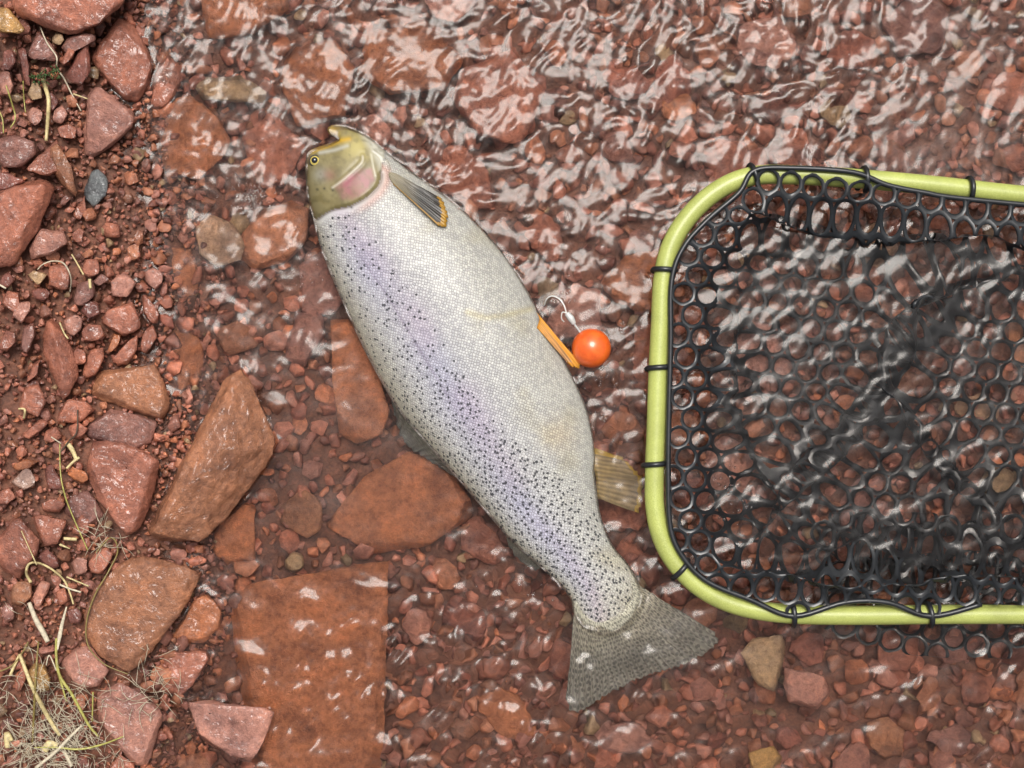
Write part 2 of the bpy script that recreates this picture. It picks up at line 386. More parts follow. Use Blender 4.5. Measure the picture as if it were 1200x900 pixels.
SMALL = [([(2,355),(8,340),(22,343),(25,360),(15,367)],RED,.044),([(14,370),(20,353),(35,352),(37,365),(25,380)],PNK,.044),([(56,335),(58,312),(75,308),(82,320),(80,340),(68,340)],RED,.036),
 ([(85,350),(90,333),(108,328),(112,345),(100,360),(87,357)],PUR,.03),([(107,330),(120,320),(129,327),(115,337)],PUR,.028),([(96,320),(98,303),(115,303),(117,320),(105,325)],RED,.028),
 ([(74,375),(88,367),(98,372),(97,385),(85,395),(78,390)],PNK,.031),([(94,388),(102,379),(118,380),(125,393),(115,400),(98,402)],RED,.030),([(95,440),(105,412),(120,408),(122,420),(112,440),(100,445)],RED,.028),
 ([(83,415),(88,405),(100,410),(100,425),(88,428)],RED,.030),([(125,412),(133,390),(143,392),(140,405),(130,414)],ORG,.024),([(130,422),(155,395),(163,390),(160,410),(150,428),(140,430)],RED,.020),
 ([(162,412),(168,388),(180,380),(185,395),(172,415)],RED,.014),([(-3,410),(5,385),(18,388),(20,400),(8,412)],RED,.046),([(22,410),(28,380),(40,378),(42,392),(32,415)],PUR,.043),
 ([(30,450),(38,425),(48,420),(45,440)],RED,.042),([(20,480),(28,455),(45,450),(55,470),(45,490)],RED,.041),([(102,350),(115,356),(118,368),(104,374),(96,364)],DRK,.026),([(36,340),(48,336),(60,342),(52,352),(40,350)],DRK,.034),
 ([(103,660),(110,648),(125,640),(133,650),(120,672),(106,672)],RED,.026),([(82,660),(90,652),(103,655),(102,672),(88,675)],PNK,.028),([(43,652),(55,643),(68,655),(70,665),(58,668)],DRK,.036),
 ([(82,625),(95,603),(107,610),(105,625),(95,628)],RED,.026),([(12,690),(20,680),(37,682),(38,700),(25,710),(13,706)],BRN,.038),([(38,700),(48,680),(58,684),(48,712),(40,712)],PNK,.034),
 ([(0,715),(8,706),(16,712),(16,725),(6,730)],PNK,.038),([(76,715),(90,711),(96,720),(94,732),(80,732)],DRK,.028),([(22,790),(28,775),(32,790),(24,812),(14,810)],RED,.036),([(66,695),(76,688),(80,704),(70,710)],RED,.032),
 ([(46,590),(62,582),(78,590),(70,602),(50,600)],RED,.032),([(15,545),(30,538),(48,540),(34,550),(18,552)],ORG,.041),([(0,575),(12,570),(20,582),(8,594),(-6,590)],RED,.044),([(80,500),(92,494),(104,502),(96,514),(84,512)],RED,.03),
 ([(52,505),(66,500),(72,512),(60,520),(50,516)],RED,.034),([(0,270+55),(10,318),(18,328),(8,338),(-4,336)],DRK,.044),([(100,226),(92,240),(84,252),(92,260),(102,250)],RED,.018),([(54,112),(62,108),(70,120),(62,132),(54,126)],DRK,.028),
 ([(64,128),(74,122),(80,134),(72,146),(62,142)],PNK,.028),([(66,150),(78,144),(90,150),(88,164),(70,162)],RED,.027),([(0,85),(10,82),(16,100),(12,112),(0,108)],PNK,.04),([(4,60),(14,58),(20,72),(12,84),(2,80)],DRK,.04)]
SMALL_OBS = [(R(o, z, t, 'stone'), o, t) for o, t, z in SMALL]
R([(30,322),(40,316),(57,322),(45,335)], 0.042, TAN, 'flat tan chip among red pebbles of the bank')
R([(-10,640),(15,607),(25,607),(47,632),(45,650),(20,680),(0,668)], 0.046, RED, 'blocky wet red stone under a thin grass blade', tilt=(0.1,0.1))
R([(37,600),(60,605),(78,610),(70,638),(52,642),(42,620)], 0.038, RED, 'wet red block with a bright sky sheen beside straw bits')
# ---- lower part
R([(98,720),(110,690),(140,660),(155,650),(200,655),(237,672),(225,700),(195,745),(165,780),(150,790),(115,770),(100,745)], 0.027, BRN, 'big flat brown boulder ringed by a thin grass loop', name='boulder', tilt=(-0.02,0.04), rim=0.12)
R([(200,748),(225,705),(240,692),(262,710),(258,735),(240,755),(215,755)], 0.004, ORG, 'wet orange slab between the looped boulder and the paving-like slab', tilt=(-0.05,0))
R([(188,763),(242,760),(248,770),(225,805),(208,825),(195,800)], 0.005, RED, 'red stone above the rectangular brick-like rock')
R([(70,775),(85,760),(105,755),(130,785),(115,805),(92,812),(80,795)], 0.028, PNK, 'rounded pink red cobble beside the looped boulder')
R([(112,810),(140,798),(170,810),(192,838),(180,870),(170,905),(160,905),(130,860),(115,845)], 0.020, PNK, 'pink red slab with a shallow groove beside the straw', tilt=(-0.06,0.05))
R([(218,822),(240,820),(305,828),(322,835),(310,870),(295,895),(275,890),(245,865),(232,860)], 0.016, PNK, 'brick-like red rock standing clear of the shallow water', tilt=(0.02,0.04), rim=0.08, inset=0.08)
R([(120,912),(140,882),(158,896),(158,914)], 0.018, RED, 'pointed red tip of stone under the grooved slab')
R([(30,790),(40,776),(52,778),(60,795),(58,810),(48,812),(33,805)], 0.044, OCH, 'smooth ochre cobble lying in the dry grass', name='pebble', rim=0.9, amp=0.0005)
R([(335,655),(345,645),(357,650),(357,665),(345,672),(336,665)], -0.012, TAN, 'pale ochre pebble under clear water above the large slab', mat=U, name='pebble', rim=0.8)
# ---- under water
R([(188,185),(190,150),(205,115),(225,112),(262,140),(272,165),(262,185),(232,212),(195,205)], -0.003, ORG, 'broad rounded red slab just below the surface under the tan stone', mat=U, rim=0.15)
R([(228,103),(240,92),(285,90),(315,108),(310,122),(285,115),(240,118)], -0.003, TAN, 'long tan stone lying in the shallow water', mat=U)
R([(233,-12),(340,-12),(340,15),(300,40),(262,48),(245,45),(238,20)], -0.004, ORG, 'wide red slab under water above the long tan stone', mat=U)
R([(268,300),(290,265),(315,245),(345,234),(364,245),(364,280),(340,308),(300,315)], -0.008, (0.42,0.17,0.09), 'pale orange slab under water against the head of the trout', mat=U)
R([(190,285),(225,290),(235,320),(232,348),(215,350),(200,325)], -0.006, ORG, 'orange tongue-shaped stone in the shallows', mat=U)
R([(335,400),(345,370),(375,360),(384,390),(360,430),(335,425)], -0.014, PUR, 'mauve slab under water beside the back of the trout', mat=U)
R([(388,372),(410,370),(440,420),(458,480),(450,510),(420,522),(398,510),(390,450)], -0.014, ORG, 'smooth orange slab under clear water touching the trout back', mat=U, amp=0.0005, rim=0.1, inset=0.08)
R([(380,615),(430,555),(480,528),(530,545),(565,600),(500,640),(440,650)], -0.020, ORG, 'wide orange slab under clear water below the dorsal fin', mat=U, amp=0.0005, rim=0.1)
R([(268,688),(380,670),(457,655),(454,760),(450,915),(300,915),(290,840),(270,760)], -0.004, ORG, 'large rectangular slab like paving under a film of water', mat=U, amp=0.0014, rim=0.05, inset=0.06)
R([(243,650),(255,610),(290,585),(302,590),(300,660),(270,667)], -0.006, ORG, 'orange slab in the water under the biggest boulder', mat=U)
R([(705,335),(730,300),(775,292),(790,330),(770,370),(725,360)], -0.030, ORG, 'orange slab under water crossed by the net frame', mat=U)
R([(325,90),(350,60),(392,45),(418,78),(405,140),(350,152)], -0.012, ORG, 'rough slab under rippled water above the trout mouth', mat=U)
R([(430,40),(500,28),(545,70),(520,110),(455,112),(420,90)], -0.014, ORG, 'long orange slab under ripples above the trout throat', mat=U)
R([(540,80),(600,60),(640,110),(610,170),(560,160),(530,120)], -0.016, RED, 'red slab under the ripples upstream of the trout', mat=U)
R([(880,745),(915,742),(918,770),(905,810),(885,800),(865,765)], -0.016, TAN, 'tan pointed stone under water below the net frame', mat=U)
R([(918,780),(965,790),(970,810),(955,828),(922,820),(915,800)], -0.014, PNK, 'flat pink stone under water below the net', mat=U)
R([(875,880),(905,872),(915,885),(905,900),(880,902)], -0.012, OCH, 'small golden pebble under water below the net', mat=U, name='pebble')

# ---- broad slabs further out on the bed
r_ = random.Random(77); slabs = []
for _ in range(6000):
    if len(slabs) >= 40: break
    x, y, q = r_.uniform(250, 1215), r_.uniform(-10, 910), r_.uniform(24, 52)
    if any(math.hypot(x - a, y - b_) < 0.85 * (q + c_) for a, b_, c_ in slabs): continue
    if any(np.hypot(*(o.mean(0) - (x, y))) < 0.8 * q + 0.35 * np.ptp(o, axis=0).max() for o, z in TRACED): continue
    slabs.append((x, y, q)); n_ = r_.randint(5, 7); a0 = r_.uniform(0, 6.28); asp = r_.uniform(0.6, 0.95); th = r_.uniform(0, 3.14)
    out = []
    for k in range(n_):
        a = a0 + (k + r_.uniform(-0.28, 0.28)) * 2 * math.pi / n_; u_, v_ = q * math.cos(a), q * asp * math.sin(a)
        out.append((x + u_ * math.cos(th) - v_ * math.sin(th), y + u_ * math.sin(th) + v_ * math.cos(th)))
    ob = R(out, float(bed_z(x, y)) + r_.uniform(0.008, 0.018) - (0.008 if x > 760 and 200 < y < 720 else 0), r_.choice([RED, RED, ORG, ORG, PUR, BRN, PNK, (0.4, 0.24, 0.15)]), 'broad flat slab lying on the stream bed under rippled water', mat=U, rim=0.1, amp=0.0012, tilt=(r_.uniform(-.06, .06), r_.uniform(-.06, .06)), edge=0.006)
    ob['group'] = 'slabs on the stream bed'
# ---- say which small stone is which: its colour, its form and the two marked stones it lies nearest to
import re
REFS = []
for ob in COL.objects:
    if ob.get('category') == 'stone' and ob['label'] != 'stone' and not ob.get('group'):
        REFS.append((ob.location.x, ob.location.y, re.split(r' (?:above|below|beside|under|against|among|amid|at|by|with|in|lying|leaning|next|near|behind|just|ringed|between|joined|pointing|tucked|washed|over|standing|right|like|touching|crossed|upstream|,)\b|,', ob['label'])[0]))
WORD = {RED: 'red', PUR: 'purple', PNK: 'pink', DRK: 'dark red', ORG: 'orange', BRN: 'brown'}
seen_l = {}
for ob, o, t in SMALL_OBS:
    e = np.asarray(o, float); e = e - e.mean(0); ev = np.linalg.eigvalsh(e.T @ e); form = 'long' if ev[1] > 3.2 * ev[0] else ('angular' if len(o) < 6 else 'chunky')
    near_ = sorted(REFS, key=lambda q_: (q_[0] - ob.location.x) ** 2 + (q_[1] - ob.location.y) ** 2); uniq = list(dict.fromkeys(q_[2] for q_ in near_[:5]))
    lab = f'small {form} {WORD[t]} stone next to the {uniq[0]}'
    if lab in seen_l and len(uniq) > 1: lab = f'small {form} {WORD[t]} stone between {uniq[0]} and {uniq[1]}'
    seen_l[lab] = 1; ob['label'] = ' '.join(lab.split()[:16]); ob['group'] = 'small stones of the bank'
# ---- raster of the stones' tops, for scattering and for laying straw
RX, RY = np.meshgrid(np.arange(-100, 1300), np.arange(-100, 1000)); RTOP = np.full(RX.shape, -9.0)
for o, z in TRACED:
    x0, x1, y0, y1 = int(o[:, 0].min()) + 99, int(o[:, 0].max()) + 102, int(o[:, 1].min()) + 99, int(o[:, 1].max()) + 102
    x0, y0 = max(x0, 0), max(y0, 0); sl = (slice(y0, y1), slice(x0, x1))
    RTOP[sl] = np.where(inside(o, RX[sl], RY[sl]), np.maximum(RTOP[sl], z), RTOP[sl])
def rtop(x, y): return RTOP[int(np.clip(y + 100, 0, 1099)), int(np.clip(x + 100, 0, 1399))]
# ---- shared pebble shapes
def pebble_mesh(k, rounded, light=False):
    r = random.Random(100 + k); bm = bmesh.new(); pts = []
    sx, sy, sz = 1, r.uniform(0.6, 0.95), r.uniform(0.42, 0.7)
    for _ in range((16 if light else 26) if rounded else (11 if light else 15)):
        v = Vector((r.gauss(0, 1), r.gauss(0, 1), r.gauss(0, 1))).normalized()
        q = r.uniform(0.9, 1.0) if rounded else r.uniform(0.8, 1.05)
        pts.append(bm.verts.new((v.x * sx * q, v.y * sy * q, v.z * sz * q)))
    res = bmesh.ops.convex_hull(bm, input=pts)
    bmesh.ops.delete(bm, geom=list({g for g in res['geom_interior'] + res['geom_unused'] if isinstance(g, bmesh.types.BMVert)}), context='VERTS')
    bmesh.ops.dissolve_limit(bm, angle_limit=0.3, verts=bm.verts[:], edges=bm.edges[:])
    bmesh.ops.bevel(bm, geom=bm.edges[:], offset=0.16 if rounded else 0.07, segments=2 if rounded and not light else 1, profile=0.55, affect='EDGES', clamp_overlap=True)
    bmesh.ops.triangulate(bm, faces=bm.faces[:])
    for f in bm.faces: f.smooth = True
    if not rounded:
        for e in bm.edges:
            if len(e.link_faces) == 2 and e.calc_face_angle(0) > 0.7: e.smooth = False
    me = bpy.data.meshes.new('pebble'); bm.to_mesh(me); bm.free(); return me
PEB_A = [pebble_mesh(k, False) for k in range(14)]; PEB_R = [pebble_mesh(k + 50, True) for k in range(12)]
PEB_AL = [pebble_mesh(k + 20, False, True) for k in range(12)]; PEB_RL = [pebble_mesh(k + 80, True, True) for k in range(12)]      # lighter shapes for the uncounted gravel
for m_ in PEB_A: m_.materials.append(M['stone'])
for m_ in PEB_R: m_.materials.append(M['stone_under'])
def in_traced(x, y, r_=0): return rtop(x, y) > -5 and (r_ == 0 or all(rtop(x + a * r_, y + b_ * r_) > -5 for a, b_ in ((1, 0), (-1, 0), (0, 1), (0, -1))))
def clear(x, y, r_): return all(rtop(x + a * r_, y + b_ * r_) < -5 for a, b_ in ((0, 0), (1, 0), (-1, 0), (0, 1), (0, -1)))
def tints(n, seed, base=RED):
    r = np.random.default_rng(seed); C = np.tile(np.array(base), (n, 1))
    alt = np.array([RED, RED, PUR, PNK, ORG, DRK, BRN]); C = 0.35 * C + 0.65 * alt[r.integers(0, len(alt), n)]
    C *= r.uniform(0.6, 1.4, (n, 1)); odd = r.random(n) < 0.035
    C[odd] = np.array(TAN) * r.uniform(0.6, 1.0, (odd.sum(), 1)); return C
def darts(n, xr, yr, rfun, pack, seed, accept, tries=40000):
    r = np.random.default_rng(seed); cell = 30; H = {}; out = []
    for _ in range(tries):
        if len(out) >= n: break
        x = r.uniform(*xr); y = r.uniform(*yr); rad = rfun(r)
        if not accept(x, y, rad): continue
        ci, cj = int(x // cell), int(y // cell); ok = True
        for i in range(ci - 2, ci + 3):
            for j in range(cj - 2, cj + 3):
                for (a, b_, c_) in H.get((i, j), ()):
                    if (a - x) ** 2 + (b_ - y) ** 2 < (pack * (c_ + rad)) ** 2: ok = False; break
                if not ok: break
            if not ok: break
        if ok: H.setdefault((ci, cj), []).append((x, y, rad)); out.append((x, y, rad))
    return out
shore_x = lambda y: np.interp(y, SHORE[:, 0], SHORE[:, 1])
def scatter_stuff(name, items, templates, zoff, mat, seed, squash=1.0):
    r = np.random.default_rng(seed); Vs, Fs, Cs = [], [], []; base = 0; T = []
    for m_ in templates:
        v = np.zeros(len(m_.vertices) * 3); m_.vertices.foreach_get('co', v)
        f = np.array([tuple(p.vertices) for p in m_.polygons]); T.append((v.reshape(-1, 3), f))
    col = tints(len(items), seed)
    for k, (x, y, rad) in enumerate(items):
        v, f = T[r.integers(len(T))]
        a, t1, t2 = r.uniform(0, 6.28), r.normal(0, 0.35), r.normal(0, 0.35)
        Mx = np.array(Matrix.Rotation(a, 3, 'Z') @ Matrix.Rotation(t1, 3, 'X') @ Matrix.Rotation(t2, 3, 'Y'))
        s = rad * PX; X, Y, _ = P(x, y, 0); q = (v * s * np.array((1, 1, squash))) @ Mx.T
        q += (X, Y, float(bed_z(x, y)) + zoff(rad, r) * PX)
        Vs.append(q); Fs.append(f + base); base += len(v); Cs.append(np.tile(col[k], (len(v), 1)))
    me = mesh_np(name, np.concatenate(Vs), np.concatenate(Fs)); attr_col(me, 'tint', np.concatenate(Cs))
    return link(name, me, mat)
# fine gravel of the bank (past counting) and of the riverbed
okb = lambda x, y, q: x < shore_x(y) + 60 and not in_traced(x, y, 5)
it = darts(900, (-60, 300), (-60, 960), lambda r: 5.5 + 3.2 * r.random(), 0.66, 5, okb, 16000)
it += darts(4200, (-60, 300), (-60, 960), lambda r: 3.0 + 2.4 * r.random(), 0.5, 25, okb, 24000)
outside = lambda x, y: not (-60 < x < 1290 and -70 < y < 970)
it += darts(1500, (-520, 200), (-420, 1320), lambda r: 6 + 7 * r.random(), 0.62, 35, lambda x, y, q: outside(x, y) and x < shore_x(y) + 30, 6000)
tag(scatter_stuff('gravel', it, PEB_AL, lambda q, r: q * r.uniform(0.8, 1.7), M['gravel'], 5), 'fine reddish gravel filling the bank between larger stones', 'gravel', kind='stuff')
it = darts(4200, (150, 1290), (-80, 980), lambda r: 19 - 13.5 * r.random() ** 0.5, 0.50, 6, lambda x, y, q: x > shore_x(y) - 15 and not in_traced(x, y, 14), 60000)
it += darts(1500, (120, 1720), (-420, 1320), lambda r: 9 + 13 * r.random(), 0.62, 36, lambda x, y, q: outside(x, y) and x > shore_x(y) - 15, 9000)
tag(scatter_stuff('riverbed_pebbles', it, PEB_RL, lambda q, r: q * r.uniform(0.3, 0.8), M['gravel_under'], 6, 0.72), 'small rounded red pebbles covering the riverbed under water', 'pebbles', kind='stuff')
# countable stones of the bank
def place(items, templates, name, label, cat, group, zf, seed, squash=1.0):
    r = np.random.default_rng(seed); col = tints(len(items), seed)
    for k, (x, y, rad) in enumerate(items):
        o = bpy.data.objects.new(name, templates[r.integers(len(templates))]); COL.objects.link(o)
        s = rad * PX; X, Y, _ = P(x, y, 0); o.location = (X, Y, float(bed_z(x, y)) + zf(rad, r) * PX)
        o.rotation_euler = (r.normal(0, 0.25), r.normal(0, 0.25), r.uniform(0, 6.28)); o.scale = (s, s, s * squash)
        o.color = (*col[k], 1); tag(o, label, cat, group)
big = darts(60, (-20, 240), (-20, 920), lambda r: 9 + 5 * r.random(), 0.8, 8, lambda x, y, q: x < shore_x(y) + 10 and clear(x, y, q * 0.6), 40000)
it = big + darts(90, (-20, 240), (-20, 920), lambda r: 6.5 + 4 * r.random(), 0.72, 18, lambda x, y, q: x < shore_x(y) + 20 and clear(x, y, q * 0.4) and all((a - x) ** 2 + (b_ - y) ** 2 > (0.75 * (c_ + q)) ** 2 for a, b_, c_ in big), 40000)
place(it, PEB_A, 'pebble', 'pebble-sized angular red stone lying loose on the gravel bank', 'pebble', 'loose pebbles of the bank', lambda q, r: q * r.uniform(0.7, 1.2), 8)
big = darts(60, (215, 1230), (-20, 920), lambda r: 20 + 16 * r.random(), 0.8, 9, lambda x, y, q: x > shore_x(y) + 15 and clear(x, y, q * 0.5), 40000)
it = big + darts(90, (215, 1230), (-20, 920), lambda r: 12 + 8 * r.random(), 0.8, 19, lambda x, y, q: x > shore_x(y) + 10 and clear(x, y, q * 0.4) and all((a - x) ** 2 + (b_ - y) ** 2 > (0.75 * (c_ + q)) ** 2 for a, b_, c_ in big), 40000)
place(it, PEB_R, 'pebble', 'rounded red brown stone on the riverbed under water', 'pebble', 'stones on the riverbed', lambda q, r: min(q, 20) * r.uniform(0.4, 0.75), 9, 0.55)

# ------------------------------------------------------------------ trout
OUT = catmull([(360,181),(358,196),(359,215),(362,238),(367,256),(373,280),(382,307),(394,337),(409,371),(426,408),(446,446),(470,485),(501,521),(535,560),(566,596),(600,635),(630,662),(655,685),(668,702),(673,720),
  (686,736),(706,743),(726,739),(742,725),(751,706),(749,684),(736,661),(719,640),(706,611),(700,582),(697,556),(697,530),(693,500),(684,470),(668,435),(650,401),(633,369),(615,335),(595,304),(570,274),(541,245),(511,221),(481,200),(456,180),(432,160),(412,151),(398,147),(388,148),(384,152)], 5)
OUT = np.vstack([OUT[:-1], catmull([(384,152),(386,157),(391,160),(397,163.5)], 4), catmull([(397,163.5),(388,168),(376,172),(366,175.5),(362,178)], 4)])
FZ = -0.004; FK = 0.40
G = 1.5
gx = np.arange(352, 764, G); gy = np.arange(140, 752, G); FX, FY = np.meshgrid(gx, gy); FM = inside(OUT, FX, FY)
def poisson(mask, h, u, it):
    w_ = 0.94
    for _ in range(it):
        s = np.zeros_like(u); s[1:-1, 1:-1] = (u[:-2, 1:-1] + u[2:, 1:-1] + u[1:-1, :-2] + u[1:-1, 2:] + h * h) / 4
        u = np.where(mask, u + w_ * (s - u), 0)
    return u
def up2(a, shape):
    yi = np.clip((np.arange(shape[0]) / 2).round().astype(int), 0, a.shape[0] - 1); xi = np.clip((np.arange(shape[1]) / 2).round().astype(int), 0, a.shape[1] - 1)
    return a[np.ix_(yi, xi)]
m4, m2 = FM[::4, ::4], FM[::2, ::2]
u = poisson(m4, G * 4, np.zeros(m4.shape), 900); u = poisson(m2, G * 2, up2(u, m2.shape), 300); u = poisson(FM, G, up2(u, FM.shape), 160)
FH = np.sqrt(2 * np.maximum(u, 0)) * PX * FK               # half thickness, metres
SPINE = catmull([(372,178),(385,215),(425,262),(480,330),(525,400),(560,460),(595,525),(632,590),(670,640),(700,690),(716,745)], 8)
sgn_n = None
def spine_coords(X, Y):
    D, NX, NY, T = dist_poly(SPINE, X, Y, nearest=True)
    seg = np.diff(SPINE, axis=0); acc = np.r_[0, np.cumsum(np.hypot(seg[:, 0], seg[:, 1]))]
    i = np.clip(np.searchsorted(acc, T, 'right') - 1, 0, len(seg) - 1)
    cr = seg[i, 0] * (Y - NY) - seg[i, 1] * (X - NX)
    return T, np.where(cr > 0, -D, D)                       # positive = belly side
Tf, Df = spine_coords(FX, FY)
bins = np.arange(0, 721, 20); half = np.array([[np.abs(Df[FM & (np.abs(Tf - b_) < 14) & (s_ * Df > 0)]).max(initial=10) for b_ in bins] for s_ in (-1, 1)])
HW = np.where(Df > 0, np.interp(Tf, bins, half[1]), np.interp(Tf, bins, half[0])) + 1.5
CN = np.clip(Df / HW, -1, 1)
TA = np.arcsin(np.clip(CN * 0.97, -1, 1)) * HW * 0.75
FH = FH * (1 - 0.62 * smooth01(Tf, 610, 712))               # the tail root flattens into the fin
# head relief
GILL = catmull([(446,204),(445,212),(439,222),(425,233.5),(408,241.5),(388,246),(372,256)], 6)
HEADP = np.vstack([GILL, [(340,262),(340,120),(470,120),(448,190)]])
HEAD = inside(HEADP, FX, FY) & FM; dG = dist_poly(GILL, FX, FY)
relief = np.where(HEAD, 0.0016 * smooth01(dG, 0, 4), -0.0012 * (1 - smooth01(dG, 0, 5)))
L1 = catmull([(425,183),(424,190),(413,201),(400.5,212),(389.5,220)], 5); L2 = [(435,181),(437,192),(440,206)]
d1, d2 = dist_poly(L1, FX, FY), dist_poly(L2, FX, FY)
relief += 0.0005 * np.exp(-(d1 / 1.8) ** 2) + 0.0004 * np.exp(-(d2 / 1.6) ** 2) - 0.0003 * np.exp(-((d1 - 4) / 2) ** 2)
RAYS = [catmull([(437 + 3.2 * k, 177 + 2.2 * k), (445 + 2.8 * k, 183 + 2.6 * k), (449 + 2 * k, 192 + 2 * k)], 4) for k in range(4)]
dR = np.min([dist_poly(r_, FX, FY) for r_ in RAYS], 0); relief += 0.0008 * np.exp(-(dR / 1.0) ** 2)
JAW = [(364,177),(378,172.5),(397,165),(409,163)]; dJ = dist_poly(JAW, FX, FY); relief += 0.0006 * np.exp(-(dJ / 3) ** 2)
MAX = [(375,179),(392,176),(407,171)]; dM = dist_poly(MAX, FX, FY); relief -= 0.0003 * np.exp(-(dM / 2) ** 2)
relief *= smooth01(FH, 0.0005, 0.006)
relief += 0.00035 * vnoise(FX, FY, 26, 9, 2) * smooth01(FH, 0.002, 0.01)
FTOP = FZ + FH + relief
def fish_z(x, y):
    i = int(np.clip((y - 140) / G, 0, FM.shape[0] - 1)); j = int(np.clip((x - 352) / G, 0, FM.shape[1] - 1)); return float(FTOP[i, j])
# skin colours (pigment, with a dark line along the gill groove)
def lc(*a): return np.array(lin(*a))
def blend(C, m_, c_): return C * (1 - m_[..., None]) + np.asarray(c_) * m_[..., None]
C = np.zeros(FX.shape + (3,)) + lc(200, 199, 196)
C = blend(C, smooth01(-CN, 0.55, 0.95) * 0.8, lc(172, 166, 144))
C = blend(C, np.exp(-((CN + 0.30) / 0.30) ** 2) * 0.6 * smooth01(Tf, 60, 140) * (0.75 + 0.35 * vnoise(FX, FY, 60, 4, 2)), lc(178, 178, 212))
C = blend(C, np.exp(-((CN + 0.18) / 0.22) ** 2) * 0.35 * smooth01(vnoise(FX, FY, 80, 5, 2), -0.3, 0.5), lc(200, 176, 200))
C = blend(C, smooth01(CN, 0.15, 0.75) * 0.6, lc(192, 190, 178))
C = blend(C, smooth01(vnoise(FX, FY, 55, 12, 3), 0.12, 0.6) * smooth01(CN, 0.1, 0.5) * 0.4, lc(178, 168, 134))
C = blend(C, smooth01(Tf, 560, 680) * 0.45, lc(204, 192, 160))
LAT = np.exp(-((CN + 0.36) / 0.012) ** 2) * smooth01(Tf, 60, 110) * (1 - smooth01(Tf, 240, 520))
C = blend(C, LAT * 0.5, lc(128, 112, 140))
C = blend(C, np.exp(-(dist_poly([(548,366),(570,372),(590,370),(622,362)], FX, FY) / 4) ** 2) * 0.45, lc(205, 190, 130))
C = blend(C, np.exp(-(np.hypot(FX - 655, FY - 510) / 20) ** 2) * 0.35, lc(208, 178, 120))
H_ = HEAD.astype(float)
hc = np.zeros_like(C) + lc(138, 126, 84)
hc = blend(hc, smooth01(-CN, 0.2, 0.9) * 0.7, lc(98, 92, 68))
hc = blend(hc, smooth01(vnoise(FX, FY, 9, 21, 3), -0.1, 0.4) * 0.55, lc(104, 92, 50))
hc = blend(hc, np.exp(-(np.hypot(FX - 418, FY - 172) / 16) ** 2) * 0.85, lc(190, 176, 108))
hc = blend(hc, np.exp(-(np.hypot(FX - 376, FY - 205) / 9) ** 2) * 0.6, lc(150, 152, 146))
hc = blend(hc, smooth01(FX - 0.55 * (FY - 150), 412, 428) * 0.9, lc(208, 205, 190))
PINK = [(394,219),(406,208),(419,199),(435,198),(438,211),(428,225),(413,233),(401,233)]
dP = np.where(inside(PINK, FX, FY), -1, 1) * dist_poly(PINK, FX, FY, True)
hc = blend(hc, (1 - smooth01(dP, -3, 4)) * np.clip(0.72 + 0.5 * vnoise(FX, FY, 8, 33, 3), 0, 1), lc(158, 92, 100))
hc = blend(hc, np.exp(-(np.hypot(FX - 386, FY - 205) / 7) ** 2) * 0.5, lc(150, 92, 84))
hc = blend(hc, smooth01(vnoise(FX, FY, 5, 77, 3), 0.0, 0.5) * 0.35, lc(84, 76, 52))
hc = blend(hc, np.exp(-(d1 / 1.3) ** 2) * 0.6, lc(222, 214, 196)); hc = blend(hc, np.exp(-(d2 / 1.3) ** 2) * 0.6, lc(226, 220, 196))
hc = blend(hc, np.exp(-(dJ / 3.0) ** 2), lc(198, 160, 50)); hc = blend(hc, np.exp(-(dM / 2.2) ** 2) * 0.7, lc(190, 188, 176))
hc = blend(hc, np.exp(-(np.hypot(FX - 389, FY - 153) / 8) ** 2), lc(206, 172, 60))
C = np.where(H_[..., None] > 0.5, hc, C)
C = blend(C, np.exp(-(dR / 0.9) ** 2) * 0.7, lc(232, 230, 220)); C = blend(C, np.exp(-((dR - 2) / 0.9) ** 2) * 0.4 * (FX > 436), lc(150, 140, 110))
C = blend(C, np.where(HEAD, 0, np.exp(-((dG - 1.2) / 1.6) ** 2)) * 0.8, lc(84, 66, 52))  # dark brown band in the groove just behind the gill cover
C = blend(C, np.where(HEAD, 0, np.exp(-((dG - 8) / 5) ** 2)) * smooth01(FX, 405, 440) * 0.6, lc(200, 142, 124))
for ex, ey in ((372,222),(380,221),(390,223),(412,243)): C = blend(C, np.exp(-(np.hypot(FX - ex, FY - ey) / 1.5) ** 2) * 0.9, lc(30, 28, 24))
SC = np.where(HEAD, 0.0, smooth01(dG, 3, 12)) * (1 - smooth01(CN, 0.9, 1.0) * 0.5)
DEN = (0.35 + 0.65 * smooth01(Tf, 200, 480)) * (1 - smooth01(CN, -0.18 + 0.75 * smooth01(Tf, 330, 600), 0.02 + 0.95 * smooth01(Tf, 330, 600)))
DEN *= np.where(HEAD, 0, smooth01(dG, 4, 16)); DEN = np.clip(DEN, 0, 1)
# mesh
q = FM[:-1, :-1] & FM[1:, :-1] & FM[:-1, 1:] & FM[1:, 1:]
use = np.zeros(FM.shape, bool); cnt = np.zeros(FM.shape, int)
for a, b_ in ((slice(None, -1), slice(None, -1)), (slice(1, None), slice(None, -1)), (slice(None, -1), slice(1, None)), (slice(1, None), slice(1, None))):
    use[a, b_] |= q; cnt[a, b_] += q
edge_ = use & (cnt < 4)
idx = -np.ones(FM.shape, int); idx[use] = np.arange(use.sum())
ex, ey = FX.copy(), FY.copy(); _, nx_, ny_, _ = dist_poly(OUT, FX[edge_], FY[edge_], True, True); ex[edge_] = nx_; ey[edge_] = ny_
def to_world(X, Y, Z):
    k = (CAM_H - Z) / CAM_H; return np.stack([(X - 600) * PX * k, (450 - Y) * PX * k, Z], -1)
Zt = np.where(edge_, FZ, FTOP); Vt = to_world(ex, ey, Zt)[use]
inn = use & ~edge_; idb = idx.copy(); idb[inn] = use.sum() + np.arange(inn.sum())
Vb = to_world(ex, ey, FZ - FH * 0.85)[inn]
qi, qj = np.nonzero(q)
